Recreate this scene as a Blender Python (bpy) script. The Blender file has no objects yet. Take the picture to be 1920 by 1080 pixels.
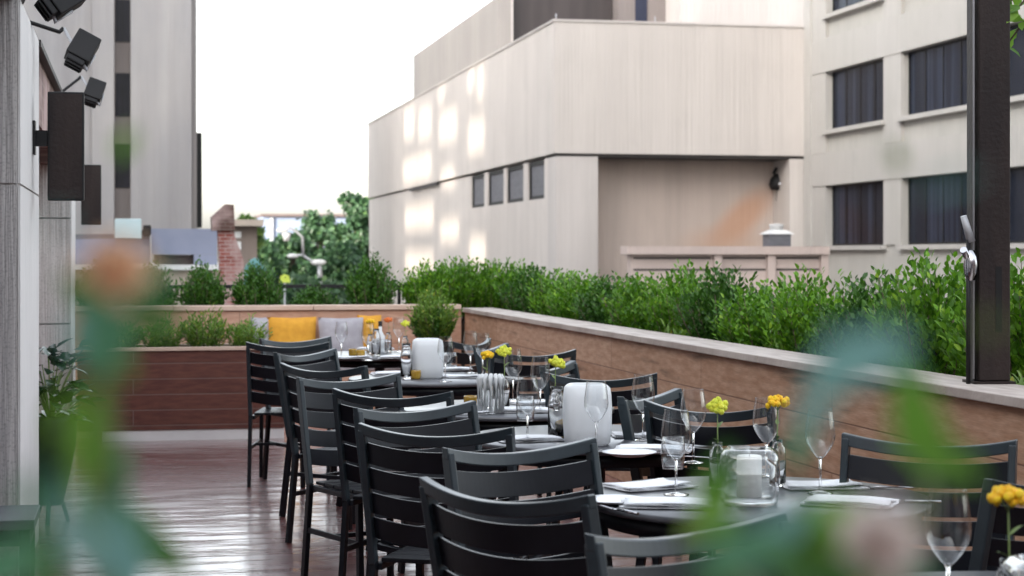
import bpy, math, random
from mathutils import Vector, Matrix
random.seed(7)
C = bpy.context.scene
COL = C.collection
# ------------------------------------------------------------------ camera, sky, sun, exposure
FPX = 3400.0; HZ = 478.0; CAMH = 1.44
TH = math.atan(710.0/FPX); ct, st = math.cos(TH), math.sin(TH)
cd = bpy.data.cameras.new('camera'); cam = bpy.data.objects.new('camera', cd); COL.objects.link(cam)
cam.location = (0,0,CAMH); cam.rotation_euler = (math.radians(90),0,-TH)
cd.sensor_width = 36; cd.lens = FPX/1920*36; cd.shift_y = -(540-HZ)/1920
cd.clip_start = .05; cd.clip_end = 3000
cd.dof.use_dof = True; cd.dof.focus_distance = 6.8; cd.dof.aperture_fstop = 5.6
C.camera = cam
C.render.resolution_x = 1024; C.render.resolution_y = 576
w = bpy.data.worlds.new('World'); C.world = w; w.use_nodes = True
nt = w.node_tree; bg = nt.nodes['Background']
sky = nt.nodes.new('ShaderNodeTexSky'); sky.sky_type = 'NISHITA'; sky.sun_disc = False
SD = Vector((.76,.60,-.21)).normalized()          # direction the sunlight travels
elev = math.asin(-SD.z); az = math.atan2(-SD.x, -SD.y)
sky.sun_elevation = elev; sky.sun_rotation = az
sky.air_density = 1.0; sky.dust_density = 3.0; sky.ozone_density = 1.0
hs = nt.nodes.new('ShaderNodeHueSaturation'); hs.inputs['Saturation'].default_value = .30
nt.links.new(sky.outputs[0], hs.inputs['Color']); nt.links.new(hs.outputs[0], bg.inputs['Color'])
bg.inputs['Strength'].default_value = .15
sd = bpy.data.lights.new('sun','SUN'); sun = bpy.data.objects.new('sun', sd); COL.objects.link(sun)
sd.energy = .85; sd.angle = math.radians(.9); sd.color = (1,.88,.72)
sun.rotation_euler = SD.to_track_quat('-Z','Y').to_euler(); sun.location = (-40,-20,40)
C.view_settings.view_transform = 'Standard'; C.view_settings.look = 'None'
C.view_settings.exposure = 2.72; C.view_settings.gamma = 1
C.render.engine = 'CYCLES'
C.cycles.max_bounces = 12; C.cycles.transmission_bounces = 10; C.cycles.transparent_max_bounces = 24
C.cycles.caustics_reflective = False; C.cycles.caustics_refractive = False
# ------------------------------------------------------------------ photograph pixel -> world helpers
def atd(px, py, zc):
    xc = (px-960)/FPX*zc
    return Vector((xc*ct+zc*st, -xc*st+zc*ct, CAMH-(py-HZ)/FPX*zc))
def atz(px, py, z): return atd(px, py, FPX*(CAMH-z)/(py-HZ))
def XatY(px, Y):
    r = (px-960)/FPX; return Y*(st+r*ct)/(ct-r*st)
def YatX(px, X):
    r = (px-960)/FPX; return X*(ct-r*st)/(st+r*ct)
def zat(py, X, Y): return CAMH-(py-HZ)/FPX*(X*st+Y*ct)
# ------------------------------------------------------------------ mesh helpers
class MB:
    def __init__(s): s.v=[]; s.f=[]; s.sm=[]
    def add(s, vs, fs, smooth=False):
        n=len(s.v); s.v += [tuple(v) for v in vs]; s.f += [tuple(i+n for i in f) for f in fs]; s.sm += [smooth]*len(fs); return s
    def box(s, x0,x1,y0,y1,z0,z1, M=None):
        vs=[Vector((x,y,z)) for x in (x0,x1) for y in (y0,y1) for z in (z0,z1)]
        if M: vs=[M@v for v in vs]
        return s.add(vs,[(0,1,3,2),(4,6,7,5),(0,4,5,1),(2,3,7,6),(0,2,6,4),(1,5,7,3)])
    def ring(s,x0,x1,y0,y1,z0,z1,w):
        vs=[];
        for x in (x0,x1):
            for d in (0,w): vs+=[(x,y0+d,z0+d),(x,y1-d,z0+d),(x,y1-d,z1-d),(x,y0+d,z1-d)]
        fs=[]
        for i in range(4):
            j=(i+1)%4; fs+=[(i,j,4+j,4+i),(8+i,12+i,12+j,8+j),(i,8+i,8+j,j),(4+i,4+j,12+j,12+i)]
        return s.add(vs,fs)
    def bar(s, a, b, w, h, up=(0,0,1)):
        a=Vector(a); b=Vector(b); d=(b-a).normalized(); u=Vector(up)
        sx=d.cross(u)
        if sx.length<1e-4: sx=d.cross(Vector((0,1,0)))
        sx.normalize(); uz=sx.cross(d).normalized()
        vs=[]
        for p in (a,b):
            for i,j in ((-1,-1),(1,-1),(1,1),(-1,1)): vs.append(p+sx*(w/2*i)+uz*(h/2*j))
        return s.add(vs,[(3,2,1,0),(4,5,6,7),(0,1,5,4),(1,2,6,5),(2,3,7,6),(3,0,4,7)])
    def tube(s, pts, r, n=8, r1=None, smooth=True):
        pts=[Vector(p) for p in pts]; m=len(pts); vs=[]
        if r1 is None: r1=r
        for k,p in enumerate(pts):
            d=(pts[min(k+1,m-1)]-pts[max(k-1,0)]).normalized()
            a=d.cross(Vector((0,0,1)))
            if a.length<1e-3: a=d.cross(Vector((0,1,0)))
            a.normalize(); b=d.cross(a); rr=r+(r1-r)*k/max(1,m-1)
            for i in range(n):
                t=2*math.pi*i/n; vs.append(p+a*(rr*math.cos(t))+b*(rr*math.sin(t)))
        fs=[(k*n+i,k*n+(i+1)%n,(k+1)*n+(i+1)%n,(k+1)*n+i) for k in range(m-1) for i in range(n)]
        s.add(vs,fs,smooth); L=len(s.v)
        s.f.append(tuple(L-m*n+i for i in range(n))[::-1]); s.f.append(tuple(L-n+i for i in range(n))); s.sm += [False,False]
        return s
    def lathe(s, prof, n=24, c=(0,0,0), sq=None, smooth=True, flute=0):   # sq: superellipse power for rounded squares
        vs=[]
        for r,z in prof:
            for i in range(n):
                t=2*math.pi*i/n; x,y=math.cos(t),math.sin(t)
                if flute: fl_=1-flute*abs(math.cos(8*t)); x*=fl_; y*=fl_
                if sq:
                    q=(abs(x)**sq+abs(y)**sq)**(-1/sq); x*=q; y*=q
                vs.append((c[0]+r*x,c[1]+r*y,c[2]+z))
        m=len(prof)
        return s.add(vs,[(k*n+i,k*n+(i+1)%n,(k+1)*n+(i+1)%n,(k+1)*n+i) for k in range(m-1) for i in range(n)],smooth)
    def blob(s, c, r, n=8, m=5, jit=0.0, sc=(1,1,1)):
        vs=[]
        for j in range(m+1):
            p=math.pi*j/m
            for i in range(n):
                t=2*math.pi*i/n; k=r*(1+random.uniform(-jit,jit))
                vs.append((c[0]+k*math.sin(p)*math.cos(t)*sc[0],c[1]+k*math.sin(p)*math.sin(t)*sc[1],c[2]+k*math.cos(p)*sc[2]))
        return s.add(vs,[(j*n+i,j*n+(i+1)%n,(j+1)*n+(i+1)%n,(j+1)*n+i) for j in range(m) for i in range(n)],True)
    def leaf(s, base, d, L, W, nrm, fold=.25):
        d=Vector(d).normalized(); nrm=Vector(nrm); a=d.cross(nrm)
        if a.length<1e-3: a=d.cross(Vector((.3,.8,.2)))
        a.normalize(); nn=a.cross(d).normalized(); b=Vector(base)
        m1=b+d*(L*.35); m2=b+d*(L*.72)
        vs=[b, m1+a*(W*.5)+nn*(W*fold), m1, m1-a*(W*.5)+nn*(W*fold), m2+a*(W*.36)+nn*(W*fold*.6), m2, m2-a*(W*.36)+nn*(W*fold*.6), b+d*L-nn*(L*.06)]
        return s.add(vs,[(0,2,1),(0,3,2),(1,2,5,4),(2,3,6,5),(4,5,7),(5,6,7)],True)
    def quadleaf(s, base, d, L, W, nrm):
        d=Vector(d).normalized(); a=d.cross(Vector(nrm))
        if a.length<1e-3: a=d.cross(Vector((.3,.8,.2)))
        a.normalize(); b=Vector(base)
        return s.add([b, b+d*(L*.5)+a*(W*.5), b+d*L, b+d*(L*.5)-a*(W*.5)],[(0,1,2,3)])
    def data(s, name, mat):
        me=bpy.data.meshes.new(name); me.from_pydata(s.v,[],s.f); me.polygons.foreach_set('use_smooth',s.sm)
        if mat: me.materials.append(mat)
        me.update(); return me
    def build(s, name, mat, parent=None, bevel=0, loc=None, solid=0):
        o=bpy.data.objects.new(name, s.data(name,mat)); COL.objects.link(o)
        if parent: o.parent=parent
        if loc is not None: o.location=loc
        if solid:
            b=o.modifiers.new('thickness','SOLIDIFY'); b.thickness=solid; b.offset=0
        if bevel:
            b=o.modifiers.new('bevel','BEVEL'); b.width=bevel; b.segments=2; b.limit_method='ANGLE'
        return o
def tag(o, label=None, cat=None, group=None, kind=None):
    if label: o['label']=label
    if cat: o['category']=cat
    if group: o['group']=group
    if kind: o['kind']=kind
    return o
def empty(name, loc=(0,0,0), rz=0, label=None, cat=None, group=None):
    o=bpy.data.objects.new(name,None); COL.objects.link(o); o.location=loc; o.rotation_euler=(0,0,rz); o.empty_display_size=.1
    return tag(o,label,cat,group)
def copy_tree(o, parent=None):
    c=o.copy(); COL.objects.link(c)
    if parent: c.parent=parent
    for ch in list(o.children): copy_tree(ch,c)
    return c
# ------------------------------------------------------------------ materials
def mat(name, col, rough=.6, metal=0, spec=.5, var=None, scale=5, stretch=(1,1,1), bump=0, bscale=40, coat=0, detail=6, lo=.35, hi=.65, bstretch=None):
    m=bpy.data.materials.new(name); m.use_nodes=True; N=m.node_tree.nodes; L=m.node_tree.links; b=N['Principled BSDF']
    b.inputs['Roughness'].default_value=rough; b.inputs['Metallic'].default_value=metal; b.inputs['Specular IOR Level'].default_value=spec
    b.inputs['Base Color'].default_value=(*col,1); b.inputs['Coat Weight'].default_value=coat
    tc=N.new('ShaderNodeTexCoord'); mp=N.new('ShaderNodeMapping'); L.new(tc.outputs['Object'],mp.inputs[0]); mp.inputs['Scale'].default_value=stretch
    if var:
        no=N.new('ShaderNodeTexNoise'); no.inputs['Scale'].default_value=scale; no.inputs['Detail'].default_value=detail; L.new(mp.outputs[0],no.inputs[0])
        r=N.new('ShaderNodeValToRGB'); r.color_ramp.elements[0].position=lo; r.color_ramp.elements[1].position=hi
        r.color_ramp.elements[0].color=(*col,1); r.color_ramp.elements[1].color=(*var,1)
        L.new(no.outputs[0],r.inputs[0]); L.new(r.outputs[0],b.inputs['Base Color'])
    if bump:
        n2=N.new('ShaderNodeTexNoise'); n2.inputs['Scale'].default_value=bscale; n2.inputs['Detail'].default_value=5
        if bstretch:
            m2=N.new('ShaderNodeMapping'); m2.inputs['Scale'].default_value=bstretch; L.new(tc.outputs['Object'],m2.inputs[0]); L.new(m2.outputs[0],n2.inputs[0])
        else: L.new(tc.outputs['Object'],n2.inputs[0])
        bp=N.new('ShaderNodeBump'); bp.inputs['Strength'].default_value=bump; bp.inputs['Distance'].default_value=.02
        L.new(n2.outputs[0],bp.inputs['Height']); L.new(bp.outputs[0],b.inputs['Normal'])
    return m
def mixc(N,L,fac,a,b_,mode='MIX'):
    x=N.new('ShaderNodeMix'); x.data_type='RGBA'; x.blend_type=mode
    for k,sv in (('Factor',fac),):
        if hasattr(sv,'links'): L.new(sv,x.inputs[0])
        else: x.inputs[0].default_value=sv
    for idx,sv in ((6,a),(7,b_)):
        if hasattr(sv,'links'): L.new(sv,x.inputs[idx])
        else: x.inputs[idx].default_value=(*sv,1)
    return x.outputs[2]
def noise(N,L,vec,scale,stretch=(1,1,1),detail=5,lo=.4,hi=.6):
    mp=N.new('ShaderNodeMapping'); mp.inputs['Scale'].default_value=stretch; L.new(vec,mp.inputs[0])
    n=N.new('ShaderNodeTexNoise'); n.inputs['Scale'].default_value=scale; n.inputs['Detail'].default_value=detail; L.new(mp.outputs[0],n.inputs[0])
    r=N.new('ShaderNodeMapRange'); r.inputs[1].default_value=lo; r.inputs[2].default_value=hi; L.new(n.outputs[0],r.inputs[0]); return r.outputs[0]
def concrete(name, a, b_, streak=1.0, k=1.0, rough=.85, patch=None, dark=None, speck=False):
    """board-marked concrete: fine vertical board lines, long vertical rain streaks, cloudy patches"""
    m=bpy.data.materials.new(name); m.use_nodes=True; N=m.node_tree.nodes; L=m.node_tree.links; b=N['Principled BSDF']
    b.inputs['Roughness'].default_value=rough
    tc=N.new('ShaderNodeTexCoord').outputs['Object']
    cloud=noise(N,L,tc,.35*k,(1,1,.6),6,.3,.7)
    c=mixc(N,L,cloud,a,b_)
    st_=noise(N,L,tc,1.6*k,(1,1,.06),7,.42,.75)
    dk=dark or tuple(x*.62 for x in a)
    f=N.new('ShaderNodeMath'); f.operation='MULTIPLY'; L.new(st_,f.inputs[0]); f.inputs[1].default_value=.5*streak
    c=mixc(N,L,f.outputs[0],c,dk)
    fine=noise(N,L,tc,9*k,(1,1,.03),3,.35,.65)
    f2=N.new('ShaderNodeMath'); f2.operation='MULTIPLY'; L.new(fine,f2.inputs[0]); f2.inputs[1].default_value=.13
    c=mixc(N,L,f2.outputs[0],c,tuple(x*.7 for x in a))
    blot=noise(N,L,tc,.9*k,(1,1,.8),8,.55,.8); f4=N.new('ShaderNodeMath'); f4.operation='MULTIPLY'; L.new(blot,f4.inputs[0]); f4.inputs[1].default_value=.35; c=mixc(N,L,f4.outputs[0],c,tuple(x*.72 for x in a))
    if speck:
        sk=noise(N,L,tc,90,(1,1,1),3,.5,.72); f3=N.new('ShaderNodeMath'); f3.operation='MULTIPLY'; L.new(sk,f3.inputs[0]); f3.inputs[1].default_value=.5; c=mixc(N,L,f3.outputs[0],c,tuple(x*.45 for x in a))
    if patch:   # (centre, radii, colour): a soft oval patch of this colour on the wall
        for cen,rad,colr,amt in patch:
            mp=N.new('ShaderNodeMapping'); mp.vector_type='TEXTURE'; mp.inputs['Location'].default_value=cen; mp.inputs['Scale'].default_value=rad[:3]
            mp.inputs['Rotation'].default_value=(0,rad[3],0)
            L.new(tc,mp.inputs[0]); ln=N.new('ShaderNodeVectorMath'); ln.operation='LENGTH'; L.new(mp.outputs[0],ln.inputs[0])
            r=N.new('ShaderNodeMapRange'); r.interpolation_type='SMOOTHSTEP'; r.inputs[1].default_value=1; r.inputs[2].default_value=.25; r.inputs[4].default_value=amt; L.new(ln.outputs['Value'],r.inputs[0])
            c=mixc(N,L,r.outputs[0],c,colr)
    L.new(c,b.inputs['Base Color'])
    bp=N.new('ShaderNodeBump'); bp.inputs['Strength'].default_value=.3; bp.inputs['Distance'].default_value=.03; L.new(fine,bp.inputs['Height']); L.new(bp.outputs[0],b.inputs['Normal'])
    return m
def wood(name, a, b_, axis='y', rough=.6, board=.14, blen=1.5, knots=True, gap=(.02,.012,.01), coat=0, vary=.5, bumpd=.01, vax='z'):
    """boards run along 'axis', stacked along 'vax'"""
    m=bpy.data.materials.new(name); m.use_nodes=True; N=m.node_tree.nodes; L=m.node_tree.links; b=N['Principled BSDF']
    b.inputs['Roughness'].default_value=rough; b.inputs['Coat Weight'].default_value=coat
    tc=N.new('ShaderNodeTexCoord').outputs['Object']
    sx=N.new('ShaderNodeSeparateXYZ'); L.new(tc,sx.inputs[0]); cb=N.new('ShaderNodeCombineXYZ')
    L.new(sx.outputs[axis.upper()],cb.inputs[0]); L.new(sx.outputs[vax.upper()],cb.inputs[1])
    br=N.new('ShaderNodeTexBrick'); L.new(cb.outputs[0],br.inputs[0]); br.inputs['Scale'].default_value=1
    br.inputs['Brick Width'].default_value=blen; br.inputs['Row Height'].default_value=board; br.inputs['Mortar Size'].default_value=.004; br.inputs['Mortar Smooth'].default_value=.3
    br.inputs['Color1'].default_value=(0,0,0,1); br.inputs['Color2'].default_value=(1,1,1,1); br.inputs['Mortar'].default_value=(.5,.5,.5,1)
    s1=(3,14,1); g=noise(N,L,cb.outputs[0],2.2,s1,8,.36,.64)
    add=N.new('ShaderNodeMath'); add.operation='MULTIPLY_ADD'; L.new(br.outputs['Color'],add.inputs[0]); add.inputs[1].default_value=vary
    L.new(g,add.inputs[2]); 
    r=N.new('ShaderNodeMapRange'); r.inputs[2].default_value=1+vary; L.new(add.outputs[0],r.inputs[0])
    c=mixc(N,L,r.outputs[0],a,b_)
    fine=noise(N,L,cb.outputs[0],10,(1.5,22,1),4,.35,.7)
    f2=N.new('ShaderNodeMath'); f2.operation='MULTIPLY'; L.new(fine,f2.inputs[0]); f2.inputs[1].default_value=.35
    c=mixc(N,L,f2.outputs[0],c,tuple(x*.45 for x in a))
    if knots:
        kn=noise(N,L,cb.outputs[0],2.4,(.6,5,1),5,.58,.74)
        c=mixc(N,L,kn,c,tuple(x*.35 for x in a))
    c=mixc(N,L,br.outputs['Fac'],c,gap)
    L.new(c,b.inputs['Base Color'])
    bp=N.new('ShaderNodeBump'); bp.inputs['Strength'].default_value=.5; bp.inputs['Distance'].default_value=bumpd; bp.invert=True
    L.new(br.outputs['Fac'],bp.inputs['Height']); L.new(bp.outputs[0],b.inputs['Normal'])
    return m, N, L, b, fine
def leafmat(name, a, b_, c_=None, rough=.45, trans=.25, spec=.4):
    m=bpy.data.materials.new(name); m.use_nodes=True; N=m.node_tree.nodes; L=m.node_tree.links; b=N['Principled BSDF']
    g=N.new('ShaderNodeNewGeometry'); oi=N.new('ShaderNodeObjectInfo')
    r=N.new('ShaderNodeValToRGB'); r.color_ramp.elements[0].color=(*a,1); r.color_ramp.elements[1].color=(*b_,1)
    if c_:
        e=r.color_ramp.elements.new(.93); e.color=(*b_,1); r.color_ramp.elements[-1].color=(*c_,1)
    L.new(g.outputs['Random Per Island'],r.inputs[0])
    f=N.new('ShaderNodeMath'); f.operation='MULTIPLY'; f.inputs[1].default_value=.35; L.new(oi.outputs['Random'],f.inputs[0])
    c=mixc(N,L,f.outputs[0],r.outputs[0],tuple(x*.6 for x in a))
    L.new(c,b.inputs['Base Color']); b.inputs['Roughness'].default_value=rough; b.inputs['Specular IOR Level'].default_value=spec
    t=N.new('ShaderNodeBsdfTranslucent'); L.new(r.outputs[0],t.inputs[0]); mx=N.new('ShaderNodeMixShader'); mx.inputs[0].default_value=trans
    L.new(b.outputs[0],mx.inputs[1]); L.new(t.outputs[0],mx.inputs[2]); L.new(mx.outputs[0],N['Material Output'].inputs[0])
    return m
def glass(name, tint=(.965,.975,.98), blend=.35, rough=.03, pwr=2.4, edge=.95):
    m=bpy.data.materials.new(name); m.use_nodes=True; N=m.node_tree.nodes; L=m.node_tree.links; N.remove(N['Principled BSDF'])
    t=N.new('ShaderNodeBsdfTransparent'); t.inputs[0].default_value=(*tint,1); g=N.new('ShaderNodeBsdfGlossy'); g.inputs['Roughness'].default_value=rough
    lf=N.new('ShaderNodeLayerWeight'); lf.inputs[0].default_value=.5; pw=N.new('ShaderNodeMath'); pw.operation='POWER'; L.new(lf.outputs['Facing'],pw.inputs[0]); pw.inputs[1].default_value=pwr
    lw=N.new('ShaderNodeMath'); lw.operation='MULTIPLY_ADD'; L.new(pw.outputs[0],lw.inputs[0]); lw.inputs[1].default_value=edge; lw.inputs[2].default_value=.03+blend*.12; lw.use_clamp=True; mx=N.new('ShaderNodeMixShader'); L.new(lw.outputs[0],mx.inputs[0]); L.new(t.outputs[0],mx.inputs[1]); L.new(g.outputs[0],mx.inputs[2])
    L.new(mx.outputs[0],N['Material Output'].inputs[0]); return m
M={}
M['conc']=concrete('beige_concrete',(.60,.55,.515),(.52,.475,.445),streak=.45,k=1)
M['conc2']=concrete('lilac_concrete',(.58,.535,.51),(.50,.46,.44),streak=.7,k=1)
M['tower']=concrete('tower_concrete',(.40,.375,.36),(.26,.26,.275),streak=1.3,k=.55,dark=(.22,.205,.21))
M['pier']=concrete('pier_concrete',(.56,.53,.515),(.64,.61,.59),streak=.3,k=4,speck=True)
M['pierlight']=concrete('pale_pier_concrete',(.66,.64,.63),(.72,.70,.69),streak=.2,k=4)
M['stucco']=concrete('office_stone',(.50,.48,.445),(.43,.415,.385),streak=.45,k=1.3)
M['stucco2']=concrete('office_column_stone',(.50,.475,.45),(.44,.42,.39),streak=.3,k=1.3)
M['roofdark']=mat('dark_brown_cladding',(.035,.028,.028),.7,var=(.05,.04,.04),scale=1,stretch=(3,3,.2))
M['dark']=mat('dark_metal',(.008,.008,.009),.55,spec=.3,var=(.015,.014,.015),scale=3)
M['ltmetal']=mat('grey_metal',(.45,.46,.48),.45,metal=.3,var=(.36,.36,.38),scale=4)
M['white']=mat('white_painted_metal',(.75,.75,.74),.5,var=(.66,.66,.66),scale=3)
M['post']=mat('rusted_brown_steel',(.014,.009,.009),.55,spec=.3,var=(.028,.018,.016),scale=2.5,stretch=(4,4,.5),bump=.15,bscale=60)
M['chair']=mat('charcoal_powder_coat',(.006,.007,.010),.36,spec=.2,var=(.009,.010,.014),scale=12,bump=.05,bscale=500)
M['chairframe']=mat('sky_lit_blue_grey_coat',(.018,.026,.032),.32,spec=.35,var=(.025,.035,.042),scale=12)  # blue-grey frame coat; sky highlights on the rims are in its colour
M['table']=mat('dark_grey_table_metal',(.05,.052,.060),.28,spec=.8,var=(.09,.093,.105),scale=8,bump=.04,bscale=120)
M['linen']=mat('white_linen',(.88,.89,.91),.9,var=(.82,.83,.86),scale=30,bump=.35,bscale=90)
M['candle']=mat('white_wax',(.85,.84,.80),.5,var=(.8,.79,.75),scale=6)
m_=leafmat('frosted_white_glass',(.90,.91,.92),(.90,.91,.92),trans=.5,rough=.3,spec=.6)
[setattr(n.inputs[1],'default_value',.0) for n in m_.node_tree.nodes if n.type=='MATH']
M['frost']=m_
M['plate']=mat('frosted_white_glass',(.86,.87,.88),.35,var=(.72,.75,.78),scale=9,stretch=(1,1,.3),spec=.6)
M['amber']=mat('amber_glass',(.30,.17,.02),.12,spec=.8,var=(.45,.28,.03),scale=20)
M['glass']=glass('clear_glass')
m_=bpy.data.materials.new('thick_clear_glass'); m_.use_nodes=True; gb_=m_.node_tree.nodes.new('ShaderNodeBsdfGlass'); gb_.inputs['IOR'].default_value=1.45; gb_.inputs['Roughness'].default_value=.01
m_.node_tree.links.new(gb_.outputs[0],m_.node_tree.nodes['Material Output'].inputs[0]); m_.node_tree.nodes.remove(m_.node_tree.nodes['Principled BSDF']); M['thickglass']=m_
M['lanternglass']=glass('clear_lantern_glass',(.97,.985,.985),.9,.04)
M['pane']=glass('office_pane',(.72,.75,.82),-.1,pwr=6,edge=.6)
M['steel']=mat('polished_steel',(.6,.6,.62),.2,metal=1,var=(.5,.5,.53),scale=10)
M['yellow']=mat('yellow_petals',(.92,.66,.01),.6,var=(.90,.48,.01),scale=60,bump=.4,bscale=200)
M['lime']=mat('lime_yellow_petals',(.78,.76,.06),.6,var=(.60,.66,.05),scale=60,bump=.4,bscale=200)
M['orange']=mat('orange_petals',(.75,.20,.03),.6,var=(.6,.12,.02),scale=40)
M['stem']=mat('green_stem',(.12,.20,.05),.6,var=(.2,.26,.08),scale=30)
M['mustard']=mat('mustard_fabric',(.72,.36,.04),.95,var=(.62,.29,.03),scale=14,bump=.4,bscale=160)
M['greyfab']=mat('grey_fabric',(.42,.40,.43),.95,var=(.36,.34,.37),scale=14,bump=.4,bscale=160)
M['soil']=mat('dark_soil',(.03,.022,.016),.95,var=(.06,.045,.03),scale=20,bump=.6,bscale=30)
M['brick']=mat('brick_stub',(.3,.1,.08),.8)
def brickmat(name,a,b_,mo,axis='x',bw=.22,bh=.075):
    m=bpy.data.materials.new(name); m.use_nodes=True; N=m.node_tree.nodes; L=m.node_tree.links; b=N['Principled BSDF']; b.inputs['Roughness'].default_value=.85
    tc=N.new('ShaderNodeTexCoord').outputs['Object']; sx=N.new('ShaderNodeSeparateXYZ'); L.new(tc,sx.inputs[0]); ad=N.new('ShaderNodeMath'); L.new(sx.outputs['X'],ad.inputs[0]); L.new(sx.outputs['Y'],ad.inputs[1])
    cb=N.new('ShaderNodeCombineXYZ'); L.new(ad.outputs[0],cb.inputs[0]); L.new(sx.outputs['Z'],cb.inputs[1])
    br=N.new('ShaderNodeTexBrick'); L.new(cb.outputs[0],br.inputs[0]); br.inputs['Scale'].default_value=1; br.inputs['Brick Width'].default_value=bw; br.inputs['Row Height'].default_value=bh; br.inputs['Mortar Size'].default_value=.008
    br.inputs['Color1'].default_value=(*a,1); br.inputs['Color2'].default_value=(*b_,1); br.inputs['Mortar'].default_value=(*mo,1)
    pt=noise(N,L,tc,1.6,(1,1,1),5,.45,.62); c=mixc(N,L,pt,br.outputs['Color'],(.42,.30,.28)); L.new(c,b.inputs['Base Color']); return m
M['brick']=brickmat('weathered_red_brick',(.30,.08,.06),(.22,.06,.05),(.38,.30,.28))
M['brickbrown']=brickmat('brown_brick',(.11,.05,.04),(.08,.04,.035),(.16,.12,.10))
M['wallwood'],*_=wood('cedar_wall_boards',(.37,.19,.105),(.60,.39,.27),'y',.65,board=.235,blen=1.9,vary=.7,gap=(.20,.10,.06))
M['backwood'],*_=wood('back_wall_cedar',(.50,.27,.18),(.62,.38,.27),'x',.65,board=.31,blen=1.9,vary=.3,knots=False,gap=(.3,.17,.11))
M['planterwood'],*_=wood('dark_red_planter_boards',(.085,.022,.015),(.15,.048,.03),'x',.55,board=.12,blen=6,vary=.3,knots=False,gap=(.15,.10,.085))
m_,N_,L_,b_,fine_=wood('wet_deck_boards',(.11,.016,.013),(.20,.042,.036),'x',.25,board=.145,blen=2.4,vary=.8,knots=False,gap=(.05,.014,.012),coat=1,bumpd=.001,vax='y')
rr=N_.new('ShaderNodeMapRange'); rr.inputs[3].default_value=.30; rr.inputs[4].default_value=.5; b_.inputs['Coat Roughness'].default_value=.16; b_.inputs['IOR'].default_value=1.7; b_.inputs['Coat IOR'].default_value=1.7
tcn=N_.new('ShaderNodeTexCoord'); L_.new(noise(N_,L_,tcn.outputs['Object'],1.1,(1,2.2,1),6,.35,.65),rr.inputs[0]); L_.new(rr.outputs[0],b_.inputs['Roughness']); M['deck']=m_
pb_=[n for n in N_ if n.type=='BUMP'][0]; b3=N_.new('ShaderNodeBump'); b3.inputs['Strength'].default_value=.55; b3.inputs['Distance'].default_value=.015
L_.new(noise(N_,L_,tcn.outputs['Object'],2.2,(.7,1.8,1),4,.2,.8),b3.inputs['Height']); L_.new(pb_.outputs[0],b3.inputs['Normal']); L_.new(b3.outputs[0],b_.inputs['Normal']); L_.new(b3.outputs[0],b_.inputs['Coat Normal'])
M['cap']=mat('weathered_cap_boards',(.36,.30,.27),.7,var=(.50,.44,.40),scale=3,stretch=(6,1,1),bump=.2,bscale=30)
M['backcap']=mat('cedar_cap_boards',(.56,.40,.32),.7,var=(.62,.47,.38),scale=3,stretch=(1,6,1),bump=.2,bscale=30)
M['box']=leafmat('boxwood_leaves',(.050,.15,.012),(.17,.38,.022),(.38,.58,.06),trans=.25)
M['boxdark']=leafmat('dark_shrub_leaves',(.028,.095,.012),(.075,.20,.020),(.16,.30,.04),trans=.2)
M['ylwgreen']=leafmat('yellow_green_leaves',(.09,.20,.03),(.22,.36,.05),(.50,.48,.08),trans=.3)
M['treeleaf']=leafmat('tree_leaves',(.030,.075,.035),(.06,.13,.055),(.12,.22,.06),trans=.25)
M['treelight']=leafmat('pale_sun_tinted_leaves',(.08,.17,.05),(.20,.32,.08),(.32,.44,.1),trans=.25)  # paler leaf green; the treetop's sunlight is put into the colour
M['hosta']=leafmat('glossy_dark_leaves',(.012,.035,.015),(.03,.07,.03),(.06,.11,.06),rough=.25,trans=.1)
M['fgteal']=leafmat('blue_green_leaf',(0.17, 0.38, 0.34),(0.26, 0.5, 0.46),trans=.45)
M['fggreen']=leafmat('bright_green_leaf',(0.1, 0.27, 0.03),(0.19, 0.4, 0.05),trans=.45)
M['fgdark']=leafmat('deep_green_leaf',(0.05, 0.16, 0.03),(0.09, 0.22, 0.05),trans=.45)
M['fgolive']=leafmat('olive_green_leaf',(0.12, 0.19, 0.05),(0.2, 0.28, 0.08),trans=.45)
M['fgmid']=leafmat('mid_green_leaf',(0.08, 0.25, 0.13),(0.13, 0.33, 0.18),trans=.45)
M['fgpink']=leafmat('pink_petals',(.96,.84,.78),(.95,.88,.83),trans=.45)
M['fgorange']=leafmat('apricot_petals',(.96,.70,.48),(.95,.62,.36),trans=.45)
M['bark']=mat('brown_bark',(.10,.07,.05),.9,var=(.16,.12,.09),scale=20,bump=.5)
M['ground']=mat('asphalt_ground',(.10,.10,.10),.9,var=(.15,.15,.14),scale=.4,bump=.3)
M['slate']=mat('blue_grey_panels',(.20,.22,.30),.6,var=(.26,.28,.37),scale=.8,stretch=(1,1,1))
M['slatedk']=mat('brown_louvre',(.10,.075,.07),.7)
M['farblue']=mat('blue_grey_building_cladding',(.17,.21,.30),.7,var=(.20,.24,.33),scale=.1)
M['aqua']=mat('pale_aqua_metal',(.45,.58,.60),.5,var=(.5,.62,.64),scale=2)
M['beige']=mat('beige_render',(.50,.43,.36),.85,var=(.44,.37,.31),scale=1)
M['soffit']=mat('dark_joint_and_shade',(.05,.045,.045),.8)
M['glassdark']=mat('dark_window_glass',(.018,.022,.045),.08,spec=.8,var=(.028,.032,.06),scale=.4)
M['towerglass']=mat('dark_tower_window',(.010,.010,.018),.35,spec=.2,var=(.02,.018,.03),scale=1)
M['blind']=mat('vertical_blinds',(.012,.015,.024),.6,var=(.12,.135,.17),scale=3.6,stretch=(1,1,.02),lo=.5,hi=.72,detail=2)
M['louvre']=mat('grey_louvre',(.10,.10,.115),.6,var=(.14,.14,.16),scale=3,stretch=(1,1,8))
M['teal']=mat('teal_canvas',(.09,.22,.22),.8,var=(.12,.27,.26),scale=2)
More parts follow.
